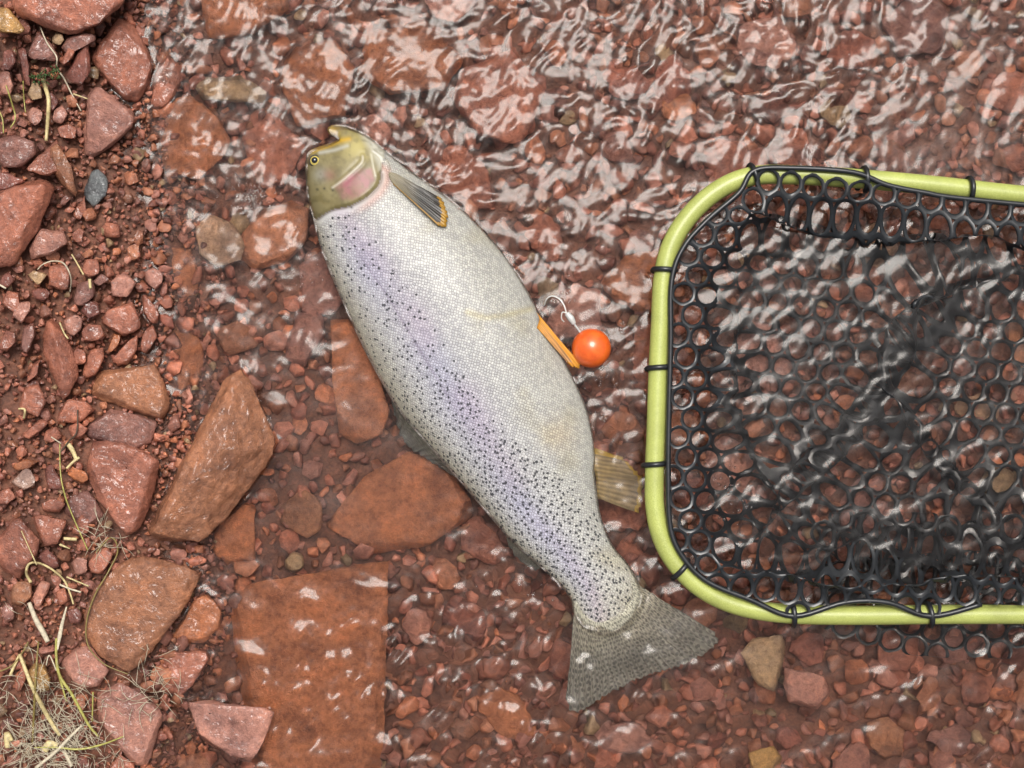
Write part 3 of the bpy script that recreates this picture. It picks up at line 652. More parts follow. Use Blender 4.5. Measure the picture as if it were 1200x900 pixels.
F1 = np.stack([idx[qi, qj], idx[qi + 1, qj], idx[qi + 1, qj + 1], idx[qi, qj + 1]], -1)
F2 = np.stack([idb[qi, qj], idb[qi, qj + 1], idb[qi + 1, qj + 1], idb[qi + 1, qj]], -1)
fme = mesh_np('body', np.vstack([Vt, Vb]), np.vstack([F1, F2]))
both = lambda A: np.concatenate([A[use], A[inn]])
attr_col(fme, 'col', np.c_[both(C) * 0.83, both(DEN)])
attr_vec(fme, 'suv', np.stack([both(Tf), both(TA), both(SC)], -1))

m, N, L, b = new_mat('trout_skin')
ac = N.new('ShaderNodeAttribute'); ac.attribute_name = 'col'
au = N.new('ShaderNodeAttribute'); au.attribute_name = 'suv'
sep = N.new('ShaderNodeSeparateXYZ'); L.new(au.outputs['Vector'], sep.inputs[0])
# diamond scale grid in skin coordinates: rows crossing at an angle
ua = math_node(N, L, 'ADD', math_node(N, L, 'MULTIPLY', sep.outputs[0], 0.21), math_node(N, L, 'MULTIPLY', sep.outputs[1], 0.30))
ub = math_node(N, L, 'SUBTRACT', math_node(N, L, 'MULTIPLY', sep.outputs[0], 0.21), math_node(N, L, 'MULTIPLY', sep.outputs[1], 0.30))
cmb = N.new('ShaderNodeCombineXYZ'); L.new(ua, cmb.inputs[0]); L.new(ub, cmb.inputs[1])
vo = N.new('ShaderNodeTexVoronoi'); vo.voronoi_dimensions = '2D'; vo.inputs['Scale'].default_value = 1.0; vo.inputs['Randomness'].default_value = 0.5
L.new(cmb.outputs[0], vo.inputs['Vector'])
ve = N.new('ShaderNodeTexVoronoi'); ve.voronoi_dimensions = '2D'; ve.feature = 'DISTANCE_TO_EDGE'; ve.inputs['Randomness'].default_value = 0.5
ve.inputs['Scale'].default_value = 1.0; L.new(cmb.outputs[0], ve.inputs['Vector'])
edge = ramp_out(N, L, ve.outputs['Distance'], [(0.0, (0, 0, 0)), (0.22, (1, 1, 1))])
sm = sep.outputs[2]
base = mix_node(N, L, 'MULTIPLY', math_node(N, L, 'MULTIPLY', sm, 1.0), ac.outputs['Color'], mix_node(N, L, 'MIX', edge, (0.62, 0.60, 0.58), (1.05, 1.05, 1.05)))
wn_ = N.new('ShaderNodeTexWhiteNoise'); wn_.noise_dimensions = '2D'; L.new(vo.outputs['Position'], wn_.inputs['Vector'])
base = mix_node(N, L, 'MULTIPLY', sm, base, ramp_out(N, L, wn_.outputs['Value'], [(0, (0.78, 0.78, 0.80)), (1, (1.14, 1.14, 1.12))]))
# dark spots sit on whole scales
vc = N.new('ShaderNodeTexVoronoi'); vc.voronoi_dimensions = '2D'; vc.inputs['Scale'].default_value = 0.5; vc.inputs['Randomness'].default_value = 1.0
dn_ = noise_node(N, L, cmb.outputs[0], 1.9, 2, 0.7)
off = N.new('ShaderNodeVectorMath'); off.operation = 'MULTIPLY_ADD'; off.inputs[1].default_value = (1.5, 1.5, 0); L.new(dn_.outputs['Color'], off.inputs[0]); L.new(cmb.outputs[0], off.inputs[2])
L.new(off.outputs[0], vc.inputs['Vector'])
w2 = N.new('ShaderNodeTexWhiteNoise'); w2.noise_dimensions = '2D'; L.new(vc.outputs['Position'], w2.inputs['Vector'])
pick = math_node(N, L, 'LESS_THAN', w2.outputs['Value'], ac.outputs['Alpha'])
near = math_node(N, L, 'LESS_THAN', vc.outputs['Distance'], 0.235)
spot = math_node(N, L, 'MULTIPLY', pick, near)
base = mix_node(N, L, 'MIX', math_node(N, L, 'MULTIPLY', spot, 0.9), base, (0.018, 0.019, 0.024))
L.new(base, b.inputs['Base Color'])
b.inputs['Roughness'].default_value = 0.5; b.inputs['Specular IOR Level'].default_value = 0.35; b.inputs['Coat Weight'].default_value = 0.3; b.inputs['Coat Roughness'].default_value = 0.22
b.inputs['Metallic'].default_value = 0.04
bp = N.new('ShaderNodeBump'); bp.inputs['Distance'].default_value = 0.0009; bp.inputs['Strength'].default_value = 0.55
L.new(math_node(N, L, 'MULTIPLY', edge, sm), bp.inputs['Height']); L.new(bp.outputs[0], b.inputs['Normal'])
M['trout'] = m

def fin_material(name, inner, outer, edgecol=None, alpha=0.9, spots=False, rays=26, edgew=0.12, dark_at=1.0, rows=15):
    m, N, L, b = new_mat(name)
    a = N.new('ShaderNodeAttribute'); a.attribute_name = 'fuv'
    s = N.new('ShaderNodeSeparateXYZ'); L.new(a.outputs['Vector'], s.inputs[0]); U_, V_ = s.outputs[0], s.outputs[1]
    c = ramp_out(N, L, V_, [(0.0, inner), (dark_at, outer)])
    st = math_node(N, L, 'SINE', math_node(N, L, 'MULTIPLY', U_, rays * 6.283))
    c = mix_node(N, L, 'MULTIPLY', 0.7, c, ramp_out(N, L, math_node(N, L, 'MULTIPLY_ADD', st, 0.5), [(0, (0.6,) * 3), (1, (1.25,) * 3)]))
    n = N.new('ShaderNodeTexNoise'); n.inputs['Scale'].default_value = 5; L.new(a.outputs['Vector'], n.inputs['Vector'])
    c = mix_node(N, L, 'MULTIPLY', 0.6, c, ramp_out(N, L, n.outputs[0], [(0.3, (0.6,) * 3), (0.7, (1.3,) * 3)]))
    if spots:
        cv = N.new('ShaderNodeCombineXYZ'); L.new(math_node(N, L, 'MULTIPLY', U_, rays), cv.inputs[0]); L.new(math_node(N, L, 'MULTIPLY', V_, rows), cv.inputs[1])
        v = N.new('ShaderNodeTexVoronoi'); v.voronoi_dimensions = '2D'; v.inputs['Scale'].default_value = 1; v.inputs['Randomness'].default_value = 0.55; L.new(cv.outputs[0], v.inputs['Vector'])
        c = mix_node(N, L, 'MIX', math_node(N, L, 'MULTIPLY', math_node(N, L, 'LESS_THAN', v.outputs['Distance'], 0.31), 0.65), c, (0.035, 0.033, 0.03))
    if edgecol:
        e = math_node(N, L, 'LESS_THAN', U_, edgew)
        e = math_node(N, L, 'MAXIMUM', e, math_node(N, L, 'GREATER_THAN', V_, 0.9))
        c = mix_node(N, L, 'MIX', math_node(N, L, 'MULTIPLY', e, 0.85), c, edgecol)
    L.new(c, b.inputs['Base Color']); b.inputs['Roughness'].default_value = 0.35; b.inputs['Alpha'].default_value = alpha
    b.inputs['Coat Weight'].default_value = 0.3
    return m
def fin(name, base, tip, zf, mat, parent, n=60, mm=18, corr=0.0004, rays=26, side=None):
    def res(p, k):
        p = catmull(p, 8) if len(p) > 2 else np.asarray(p, float)
        d = np.r_[0, np.cumsum(np.hypot(*np.diff(p, axis=0).T))]; t = np.linspace(0, d[-1], k)
        return np.stack([np.interp(t, d, p[:, 0]), np.interp(t, d, p[:, 1])], -1)
    A = res(base, n); B_ = res(tip, n); V = []; uv = []
    for s_ in (1, -1):
        for i in range(n):
            for j in range(mm):
                f = j / (mm - 1); x, y = A[i] * (1 - f) + B_[i] * f
                x += 1.2 * f * f * math.sin(i * 0.9); y += 1.2 * f * f * math.cos(i * 1.3)
                z = zf(x, y, i / (n - 1), f) + corr * math.sin(i / (n - 1) * rays * 6.283) * (0.3 + f) + s_ * 0.0004 * (1.3 - f)
                V.append(P(x, y, z)); uv.append((i / (n - 1), f, 0))
    F = []; o2 = n * mm; id_ = lambda i, j: i * mm + j
    for i in range(n - 1):
        for j in range(mm - 1):
            a, b_, c_, d_ = id_(i, j), id_(i + 1, j), id_(i + 1, j + 1), id_(i, j + 1)
            F.append((a, d_, c_, b_)); F.append((a + o2, b_ + o2, c_ + o2, d_ + o2))
    rim = [id_(i, 0) for i in range(n)] + [id_(n - 1, j) for j in range(1, mm)] + [id_(i, mm - 1) for i in range(n - 2, -1, -1)] + [id_(0, j) for j in range(mm - 2, 0, -1)]
    for k in range(len(rim)):
        a, b_ = rim[k], rim[(k + 1) % len(rim)]; F.append((a, b_, b_ + o2, a + o2))
    me = mesh_np(name, V, F); attr_vec(me, 'fuv', uv); me.materials.append(mat)
    return child(link(name, me), parent)
trout = empty('trout', P(560, 450, -0.035)); tag(trout, 'large silver trout with black spots lying on its side in the shallows', 'fish')
body = link('body', fme, M['trout']); child(body, trout)
fg = fin_material('tail_fin_skin', lin(206,200,178), lin(146,142,130), alpha=0.78, spots=True, rays=46, rows=15, dark_at=0.6)
fin('tail_fin', [(740,680),(741,700),(728,718),(705,729),(688,723),(674,703)], [(834,738),(838,754),(803,777),(756,791),(712,812),(674,833),(664,818)],
    lambda x, y, u_, f: max(-0.0055 - 0.010 * f + 0.003 * math.sin(u_ * 7) * f, fish_z(x, y) + 0.0004 if fish_z(x, y) > FZ + 0.0006 else -1), fg, trout, 140, 34, 0.0006, 34)
fd = fin_material('dorsal_fin_skin', lin(120,118,104), lin(104,104,98), alpha=0.9, spots=True, rays=14)
fin('dorsal_fin', [(456,452),(480,492),(512,528),(545,566)], [(461,476),(472,514),(492,532),(524,552)], lambda x, y, u_, f: -0.006 - 0.008 * f, fd, trout, 60, 14, 0.0007, 14)
fin('adipose_fin', [(594,626),(612,644),(634,664)], [(597,640),(608,656),(628,668)], lambda x, y, u_, f: -0.006 - 0.004 * f, fd, trout, 20, 8, 0.0, 6)
fa = fin_material('anal_fin_skin', lin(176,150,96), lin(150,132,106), lin(196,160,60), alpha=0.75, rays=12)
fin('anal_fin', [(694,524),(697,550),(700,584)], [(726,534),(752,562),(748,600)], lambda x, y, u_, f: -0.005 - 0.010 * f, fa, trout, 50, 14, 0.0006, 12)
fp = fin_material('pelvic_fin_skin', lin(206,140,40), lin(196,150,110), lin(222,150,30), alpha=1.0, rays=8, edgew=0.4)
fin('pelvic_fin', [(629,366),(632,374),(629,384)], [(680,426),(677,431),(667,427)], lambda x, y, u_, f: 0.010 + 0.002 * math.sin(f * 3) - 0.006 * f + 0.003 * (1 - u_), fp, trout, 30, 18, 0.0004, 8)
fc = fin_material('pectoral_fin_skin', lin(150,140,116), lin(36,30,24), lin(168,124,28), alpha=1.0, rays=12, edgew=0.12, dark_at=0.55)
fin('pectoral_fin', [(461,216),(456,207),(456,202),(464,203)], [(512,262),(521,266),(524,252),(517,232)], lambda x, y, u_, f: fish_z(x, y) + 0.0012 + 0.004 * math.sin(f * 2.4), fc, trout, 60, 24, 0.0005, 12)
# eye
def dome(name, x, y, z, r, h, mat, rings=8, seg=28, ex=1.0):
    V = [(0, 0, h)]; F = []
    for k in range(1, rings + 1):
        a = k / rings * math.pi / 2
        for s_ in range(seg): V.append((r * math.sin(a) * math.cos(s_ * 2 * math.pi / seg), ex * r * math.sin(a) * math.sin(s_ * 2 * math.pi / seg), h * math.cos(a)))
    for s_ in range(seg): F.append((0, 1 + s_, 1 + (s_ + 1) % seg))
    for k in range(rings - 1):
        for s_ in range(seg): a = 1 + k * seg; F.append((a + s_, a + seg + s_, a + seg + (s_ + 1) % seg, a + (s_ + 1) % seg))
    V = np.array(V) + np.array(P(x, y, z)); me = mesh_any(name, V, F); me.materials.append(mat); return link(name, me)
M['iris'] = plain('trout_iris', lin(205,184,96), 0.2, 1.0, 0.3, 900); M['pupil'] = plain('trout_pupil', (0.008, 0.008, 0.009), 0.08, 1.0, 0.1)
M['orbit'] = plain('trout_eye_rim', lin(70,66,52), 0.3, 0.6, 0.3, 900)
ez = fish_z(369.5, 189)
eye = child(dome('eye', 369.3, 188.7, ez - 0.0015, 7.8 * PX, 0.0034, M['orbit']), trout)
iris = dome('iris', 369.3, 188.7, ez - 0.0008, 6.3 * PX, 0.0036, M['iris']); iris.parent = eye; iris.matrix_parent_inverse = Matrix()
pup = dome('pupil', 369.0, 188.2, ez + 0.0002, 4.5 * PX, 0.0034, M['pupil']); pup.parent = eye; pup.matrix_parent_inverse = Matrix()

# ------------------------------------------------------------------ float
fl = empty('fishing_float', P(693, 408, -0.012)); tag(fl, 'round orange fishing float on the water between trout and net', 'float')
def sphere_mesh(name, c_, r, mat, seg=48, rings=32):
    bm = bmesh.new(); bmesh.ops.create_uvsphere(bm, u_segments=seg, v_segments=rings, radius=r)
    for v in bm.verts: v.co += Vector(c_)
    for f in bm.faces: f.smooth = True
    me = bpy.data.meshes.new(name); bm.to_mesh(me); bm.free(); me.materials.append(mat); return link(name, me)
m, N, L, b = new_mat('orange_float_plastic')
tc = N.new('ShaderNodeNewGeometry'); n = noise_node(N, L, tc.outputs['Position'], 120, 3, 0.6)
L.new(ramp_out(N, L, n.outputs[0], [(0.35, (0.72, 0.10, 0.012)), (0.65, (0.86, 0.15, 0.02))]), b.inputs['Base Color'])
b.inputs['Roughness'].default_value = 0.3; b.inputs['Coat Weight'].default_value = 0.6; b.inputs['Coat Roughness'].default_value = 0.12
child(sphere_mesh('ball', P(693, 408, 0.006), 0.0192, m), fl)
M['clear'] = plain('clear_plastic', (0.5, 0.5, 0.48), 0.15, 1.0, 0.2); M['line'] = plain('fishing_line', (0.7, 0.68, 0.64), 0.3, 0.5, 0.1)
V, F = tube(catmull([P(681,391,0.006), P(676,384,0.006), P(672,378,0.006)], 4), 0.0011, 8); me = mesh_any('stem', V, F); me.materials.append(M['clear']); child(link('stem', me), fl)
V, F = tube(catmull([P(673,380,0.006), P(669,373,0.006), P(664,367,0.006)], 4), [0.0022, 0.0036, 0.0024], 10); me = mesh_any('swivel', V, F); me.materials.append(M['clear']); child(link('swivel', me), fl)
V, F = tube(catmull([P(664,368,0.006), P(661,358,0.006), P(655,350,0.005), P(647,347,0.004), P(641,350,0.001), P(638,358,-0.004)], 6), 0.0007, 6); me = mesh_any('line', V, F); me.materials.append(M['line']); child(link('line', me), fl)
V, F = tube(catmull([P(664,367,0.007), P(659,366,0.007), P(658,373,0.005), P(661,377,0.002)], 6), 0.0006, 6); me = mesh_any('line', V, F); me.materials.append(M['line']); child(link('line', me), fl)

# ------------------------------------------------------------------ landing net
net = empty('landing_net', P(1000, 460, -0.06)); tag(net, 'landing net with a lime green hoop and black rubber mesh bag', 'net')
FRZ, FRR = 0.011, 0.0094
path = catmull([(1330,238),(1200,229),(1100,218),(1000,209),(930,205),(884,206),(846,220),(812,248),(788,284),(777,326),(774,380),(771,440),(769,500),(767,556),(768,598),(777,634),(796,665),(826,692),(866,710),(920,719),(1000,721),(1100,720),(1200,720),(1330,720)], 12)
pz = [P(x, y, FRZ + 0.002 * math.sin(x * 0.004)) for x, y in path]
V, F = tube(pz, FRR, 24)
m, N, L, b = new_mat('lime_green_hoop')
geo = N.new('ShaderNodeNewGeometry'); n = noise_node(N, L, geo.outputs['Position'], 1500, 3, 0.7); n_ = noise_node(N, L, geo.outputs['Position'], 25, 3, 0.6)
c = mix_node(N, L, 'MULTIPLY', 1.0, ramp_out(N, L, n.outputs[0], [(0.3, lin(146,154,76)), (0.5, lin(172,180,94)), (0.7, lin(200,206,126))]), ramp_out(N, L, n_.outputs[0], [(0.3, (0.82,) * 3), (0.7, (1.12,) * 3)]))
L.new(c, b.inputs['Base Color']); b.inputs['Roughness'].default_value = 0.42; b.inputs['Coat Weight'].default_value = 0.25; b.inputs['Coat Roughness'].default_value = 0.25
me = mesh_any('hoop', V, F); me.materials.append(m); child(link('hoop', me), net)
m, N, L, b = new_mat('black_rubber')
geo = N.new('ShaderNodeNewGeometry'); n = noise_node(N, L, geo.outputs['Position'], 140, 3, 0.6)
L.new(ramp_out(N, L, n.outputs[0], [(0.3, (0.006, 0.007, 0.008)), (0.7, (0.017, 0.019, 0.022))]), b.inputs['Base Color'])
b.inputs['Roughness'].default_value = 0.38; b.inputs['Specular IOR Level'].default_value = 0.45; b.inputs['Coat Weight'].default_value = 0.3; b.inputs['Coat Roughness'].default_value = 0.12
M['rubber'] = m
def net_sheet(poly, pitch, rot, zfun, folds, hole=0.76, seg=18, thick=0.0016, jit=1.5, seed=3):
    """rubber sheet of round holes: every hexagon is a ring between its hexagonal border and a round hole"""
    poly = np.asarray(poly, float); c0 = poly.mean(0); r = pitch / math.sqrt(3); ca, sa = math.cos(rot), math.sin(rot)
    R0 = np.ptp(poly, axis=0).max() * 0.75; cents = []
    for j in range(int(-R0 / (1.5 * r)), int(R0 / (1.5 * r)) + 1):
        for i in range(int(-R0 / pitch), int(R0 / pitch) + 1):
            x = (i + 0.5 * (j % 2)) * pitch; y = j * 1.5 * r; cents.append((c0[0] + ca * x - sa * y, c0[1] + sa * x + ca * y))
    cents = np.array(cents); cents = cents[inside(poly, cents[:, 0], cents[:, 1])]
    q = np.arange(seg) / seg * 2 * math.pi
    ap = math.pi / 3; hexr = r * math.cos(ap / 2) / np.cos(((q - math.pi / 6 + rot * 0) % ap) - ap / 2) if False else r * math.cos(ap / 2) / np.cos(((q - math.pi / 6) % ap) - ap / 2)
    prof = [(1.0, 1.0), (0.62, 0.80), (0.18, 0.45), (0.0, 0.0), (0.18, -0.45), (0.62, -0.80), (1.0, -1.0)]
    hole_r = r * math.cos(ap / 2) * hole
    U2, V2, W2 = [], [], []
    for f, h in prof:
        rr = hole_r + (hexr - hole_r) * f
        U2.append(rr * np.cos(q + rot)); V2.append(rr * np.sin(q + rot)); W2.append(np.full(seg, h * thick))
    U2, V2, W2 = map(np.concatenate, (U2, V2, W2))
    X = cents[:, :1] + U2[None]; Y = cents[:, 1:] + V2[None]; W = np.repeat(W2[None], len(cents), 0)
    X = X + jit * vnoise(X, Y, 60, seed, 2) * 2; Y = Y + jit * vnoise(X, Y, 60, seed + 1, 2) * 2
    out = ~inside(poly, X, Y); _, nx, ny, _ = dist_poly(poly, X[out], Y[out], True, True); X[out], Y[out] = nx, ny
    dB = dist_poly(poly, X, Y, True)
    Z = zfun(X, Y, dB)
    for (fx, fy, ang, ln, wd, A, za) in folds:
        nxn, nyn = -math.sin(ang), math.cos(ang)
        d = (X - fx) * nxn + (Y - fy) * nyn; t = (X - fx) * math.cos(ang) + (Y - fy) * math.sin(ang)
        d = d + 10 * np.sin(t / 46.0 + fx); win = np.exp(-(t / ln) ** 4) * smooth01(dB, 4, 60)
        k = -A * np.sin(math.pi * np.clip(d / wd, -1, 1)) * np.exp(-(d / wd) ** 2) * win
        X = X + k * nxn; Y = Y + k * nyn; Z = Z + za * np.exp(-(d / (0.6 * wd)) ** 2) * win
    Vw = to_world(X, Y, Z); Vw[..., 2] += W
    n = len(cents); m_ = len(prof); base = (np.arange(n) * m_ * seg)[:, None, None]
    a = np.arange(m_ - 1)[None, :, None] * seg; s0 = np.arange(seg)[None, None, :]; s1 = (s0 + 1) % seg
    F = np.stack([base + a + s0, base + a + s1, base + a + seg + s1, base + a + seg + s0], -1).reshape(-1, 4)
    return Vw.reshape(-1, 3), F
RIM = [(787,330),(801,290),(830,257),(866,226),(884,200),(930,197),(1000,202),(1040,217),(1085,226),(1130,233),(1330,252),(1330,712),(1150,708),(1090,722),(1040,706),(990,706),(930,722),(880,703),(830,682),(802,655),(786,620),(783,560),(784,480),(786,400)]
zn = lambda X, Y, dB: 0.0225 - 0.010 * smooth01(X, 800, 870) * 0 - (0.0225 + 0.046) * smooth01(dB, 22, 100) + 0.007 * vnoise(X, Y, 110, 8, 2) * smooth01(dB, 30, 120)
FOLDS = [(1010, 272, 0.10, 190, 38, 24, 0.014), (872, 470, 1.45, 130, 26, 17, 0.020), (1010, 470, -0.95, 190, 48, 46, 0.034), (1110, 540, 0.75, 120, 40, 30, 0.024),
         (1010, 680, 0.02, 240, 30, 24, 0.02), (1140, 335, -0.45, 120, 46, 28, 0.02), (1090, 620, -0.25, 110, 32, 24, 0.016)]
V, F = net_sheet(RIM, 27.5, 0.12, zn, FOLDS)
me = mesh_np('netting', V, F); me.materials.append(M['rubber']); child(link('netting', me), net)
LOWER = [(940,600),(1330,600),(1330,770),(1200,770),(1100,769),(1035,764),(985,749),(958,732)]
V, F = net_sheet(LOWER, 28, 0.3, lambda X, Y, dB: -0.016 - 0.012 * smooth01(dB, 10, 60) + 0.004 * vnoise(X, Y, 60, 5, 2), [(1100, 660, 0.1, 200, 40, 30, 0.0)], hole=0.78, seed=9)
me = mesh_np('netting', V, F); me.materials.append(M['rubber']); child(link('netting', me), net)
rim3 = catmull(RIM[:0] + [RIM[12], RIM[13], RIM[14], RIM[15], RIM[16], RIM[17], RIM[18], RIM[19], RIM[20], RIM[21], RIM[22], RIM[23]] + RIM[:11], 6)
V, F = tube([P(x, y, 0.0215) for x, y in rim3], 0.0027, 8); me = mesh_any('edge_cord', V, F); me.materials.append(M['rubber']); child(link('edge_cord', me), net)
for (x, y) in ((780,318),(772,432),(768,545),(798,668),(930,719),(1090,720),(1135,221),(1012,210),(882,206),(1250,232),(1250,720)):
    d, qx, qy, T = dist_poly(path, np.array([float(x)]), np.array([float(y)]), nearest=True)
    i = int(np.argmin(np.hypot(path[:, 0] - qx[0], path[:, 1] - qy[0]))); t = path[min(i + 1, len(path) - 1)] - path[max(i - 1, 0)]; t = np.array((t[0], -t[1])); t /= np.hypot(*t); nrm = np.array((-t[1], t[0]))
    c3 = np.array(P(qx[0], qy[0], FRZ)); pts = []
    for k in range(19):
        a = -0.5 + k / 18 * (2 * math.pi * 0.98); rr = FRR + 0.0016; sk = (k / 18 - 0.5) * 0.007
        pts.append(c3 + np.array((nrm[0] * math.cos(a) * rr + t[0] * sk, nrm[1] * math.cos(a) * rr + t[1] * sk, math.sin(a) * rr)))
    V, F = tube(pts, 0.0027, 8); me = mesh_any('lashing', V, F); me.materials.append(M['rubber']); child(link('lashing', me), net)

# ------------------------------------------------------------------ straw and grass
M['straw'] = plain('dry_straw', lin(198,180,130), 0.55, 0.15, 0.3, 300); M['grass'] = plain('green_grass', lin(164,158,84), 0.5, 0.2, 0.3, 300)
M['olive'] = plain('olive_grass', lin(128,112,60), 0.5, 0.2, 0.3, 300); M['root'] = plain('pale_root', lin(196,184,160), 0.6, 0.0, 0.25, 300); M['twig'] = plain('dark_twig', lin(74,58,44), 0.6, 0.1, 0.3, 300)
M['moss'] = plain('green_moss', lin(58,82,34), 0.6, 0.2, 0.4, 500)
def surf(x, y, lift=0.0):
    """height of the bank or the tallest stone under a point"""
    z = max(float(bed_z(x, y)) + 0.009, rtop(x, y))
    return z + lift
def blade(pts, rad, mat, label, name='grass_blade', cat='grass', group=None, flat=1.0, lift=0.002):
    p = catmull(pts, 7); z = np.array([surf(x, y, lift) for x, y in p])
    if len(z) > 6:
        zz = np.pad(z, 6, mode='edge'); z = np.maximum.reduce([zz[k:k + len(z)] for k in range(3, 10)]); zz = np.pad(z, 3, mode='edge'); z = np.mean([zz[k:k + len(z)] for k in range(7)], 0)
    V, F = tube([P(x, y, h) for (x, y), h in zip(p, z)], [r_ * PX for r_ in rad], 7, flat)
    me = mesh_any(name, V, F); o = link(name, me, M[mat]); return tag(o, label, cat, group)
blade([(50,92),(54,105),(57,118),(56,140),(54,165)], [2.6,2.4,2.0], 'straw', 'thick bent straw stalk below the moss sprig', 'straw', 'straw')
blade([(47,31),(55,50),(66,66),(67,80),(75,92),(85,112),(95,130)], [0.8,1.0,0.7], 'root', 'thin pale root crossing the purple wedge of stone', 'root', 'root')
blade([(86,110),(103,116)], [1.0,0.8], 'straw', 'short straw splinter beside the pink red boulder', 'straw', 'straw')
blade([(44,316),(50,310),(62,306),(75,309),(83,325),(82,342)], [0.6,0.9,0.6], 'root', 'white curled root arching over a bank stone', 'root', 'root')
blade([(84,298),(90,308),(98,322)], [0.8,1.0], 'straw', 'short pale straw by the white curled root', 'straw', 'straw')
blade([(70,520),(71,555),(76,580),(84,602),(103,645)], [0.6,0.9,0.7], 'grass', 'long green yellow blade beside the bright orange lump')
blade([(112,648),(130,630),(138,645),(128,668),(110,700),(101,732),(104,758),(122,778),(150,790)], [0.8,0.9,0.6], 'olive', 'olive grass loop curled around the flat brown boulder')
blade([(25,622),(34,642),(43,662)], [0.6,0.7], 'straw', 'thin blade lying over the blocky wet red stone')
blade([(36,682),(31,672),(34,661),(46,660),(62,668),(75,680),(82,695),(86,708)], [1.8,1.3,1.2,1.0], 'straw', 'bent flat straw arching among small red stones', 'straw', 'straw')
blade([(70,685),(82,690),(95,694)], [1.2,1.1], 'root', 'short white straw tip beside the bent flat straw', 'straw', 'straw')
blade([(78,676),(92,682),(104,687)], [1.0,0.8], 'straw', 'little straw piece above the flat brown boulder', 'straw', 'straw')
blade([(75,631),(90,632)], [2.0,2.0], 'straw', 'stubby yellow straw piece above the small red stones', 'straw', 'straw')
blade([(70,638),(82,643)], [1.5,0.6], 'straw', 'tiny tapered straw under the stubby yellow piece', 'straw', 'straw')
blade([(23,767),(38,805),(55,838),(70,862)], [2.0,2.4,2.6,1.8], 'straw', 'thick pale stalk leaning past the ochre cobble', 'straw', 'straw')
blade([(23,767),(17,780),(12,791)], [1.6,1.8], 'straw', 'short broken straw end bent off the thick pale stalk', 'straw', 'straw')  # broken end of the thick stalk itself, modelled as a separate object
blade([(45,752),(42,790),(40,830),(38,872)], [0.8,1.4,1.2], 'olive', 'olive blade crossing the ochre cobble')
blade([(66,748),(66,770),(70,792),(85,815),(103,848),(115,863)], [1.4,1.8,1.8,1.2], 'grass', 'stout green yellow stem running down the dry tangle')
blade([(69,790),(73,805),(78,822)], [1.6,0.8], 'grass', 'narrow green side leaf of the stout stem', flat=0.5)  # side leaf growing from the stout stem, built as its own object
blade([(66,786),(58,768),(54,780)], [0.8,0.7], 'root', 'fine white fibre curling by the stout stem', 'root', 'root')
blade([(145,863),(118,873),(92,878),(66,876),(40,876)], [0.7,1.3,1.1,0.7], 'grass', 'yellow blade lying across the dry tangle')
blade([(96,850),(82,864),(64,882),(42,900)], [1.4,2.0,2.0], 'root', 'whitish stalk slanting through the dry tangle', 'straw', 'straw')
blade([(75,880),(84,898)], [2.0,2.2], 'root', 'short whitish stalk stub below the yellow blade', 'straw', 'straw')
blade([(109,811),(108,845)], [1.0,0.8], 'grass', 'upright yellow blade next to the grooved pink slab')
blade([(78,711),(73,730),(70,745),(67,762)], [0.7,2.0,2.6,1.0], 'root', 'white split leaf among stones above the stout stem', 'leaf', 'leaf', flat=0.4)
blade([(-4,788),(14,780),(28,762),(33,752)], [0.8,1.0,0.7], 'olive', 'olive blade arching toward the thick pale stalk')
blade([(34,706),(42,726),(50,740),(56,752)], [2.4,3.4,2.8], 'root', 'weathered whitish stick wedged in the gravel', 'stick', 'stick')
blade([(7,100),(13,118),(18,138),(12,150)], [0.7,1.0,0.6], 'grass', 'green blade beside the crumbly purple slab')
blade([(-2,128),(3,140),(4,156)], [0.9,0.7], 'grass', 'short green blade next to the crumbly slab')
blade([(27,95),(28,115),(30,132)], [0.6,0.6], 'grass', 'fine green blade beside the pale tan stone')
blade([(70,531),(80,518),(90,506),(91,480)], [0.9,1.0,0.8], 'twig', 'dark forked twig on the red chunk', 'twig', 'twig')
blade([(78,519),(84,526),(90,540)], [2.6,3.0,2.0], 'straw', 'frayed straw shred on the bank gravel', 'straw', 'straw', flat=0.5)
blade([(93,536),(86,541),(78,549)], [1.6,1.4], 'straw', 'second straw shred above the bright orange lump', 'straw', 'straw', flat=0.6)
blade([(22,479),(29,480),(28,490)], [1.2,1.4], 'straw', 'hooked straw bit lying on the gravel by red bar', 'straw', 'straw')
blade([(60,512),(72,520)], [0.7,0.6], 'root', 'thin pale fibre by the dark forked twig', 'root', 'root')
blade([(0,334),(7,338)], [1.2,1.0], 'root', 'pale fibre end among the red bank pebbles', 'root', 'root')
blade([(70,378),(75,390),(80,397)], [0.9,0.9], 'straw', 'straw sliver beside the long pointed stone', 'straw', 'straw')
blade([(105,327),(106,338)], [1.8,1.6], 'straw', 'stubby straw standing on a purple stone', 'straw', 'straw')
blade([(9,876),(8,860),(14,868)], [3.0,3.4,2.4], 'straw', 'crumbly straw husk at the edge of the tangle', 'straw', 'straw')
blade([(52,880),(58,872),(68,874)], [4.0,5.0,3.0], 'straw', 'broad curled straw leaf under the yellow blade', 'leaf', 'leaf', flat=0.4)
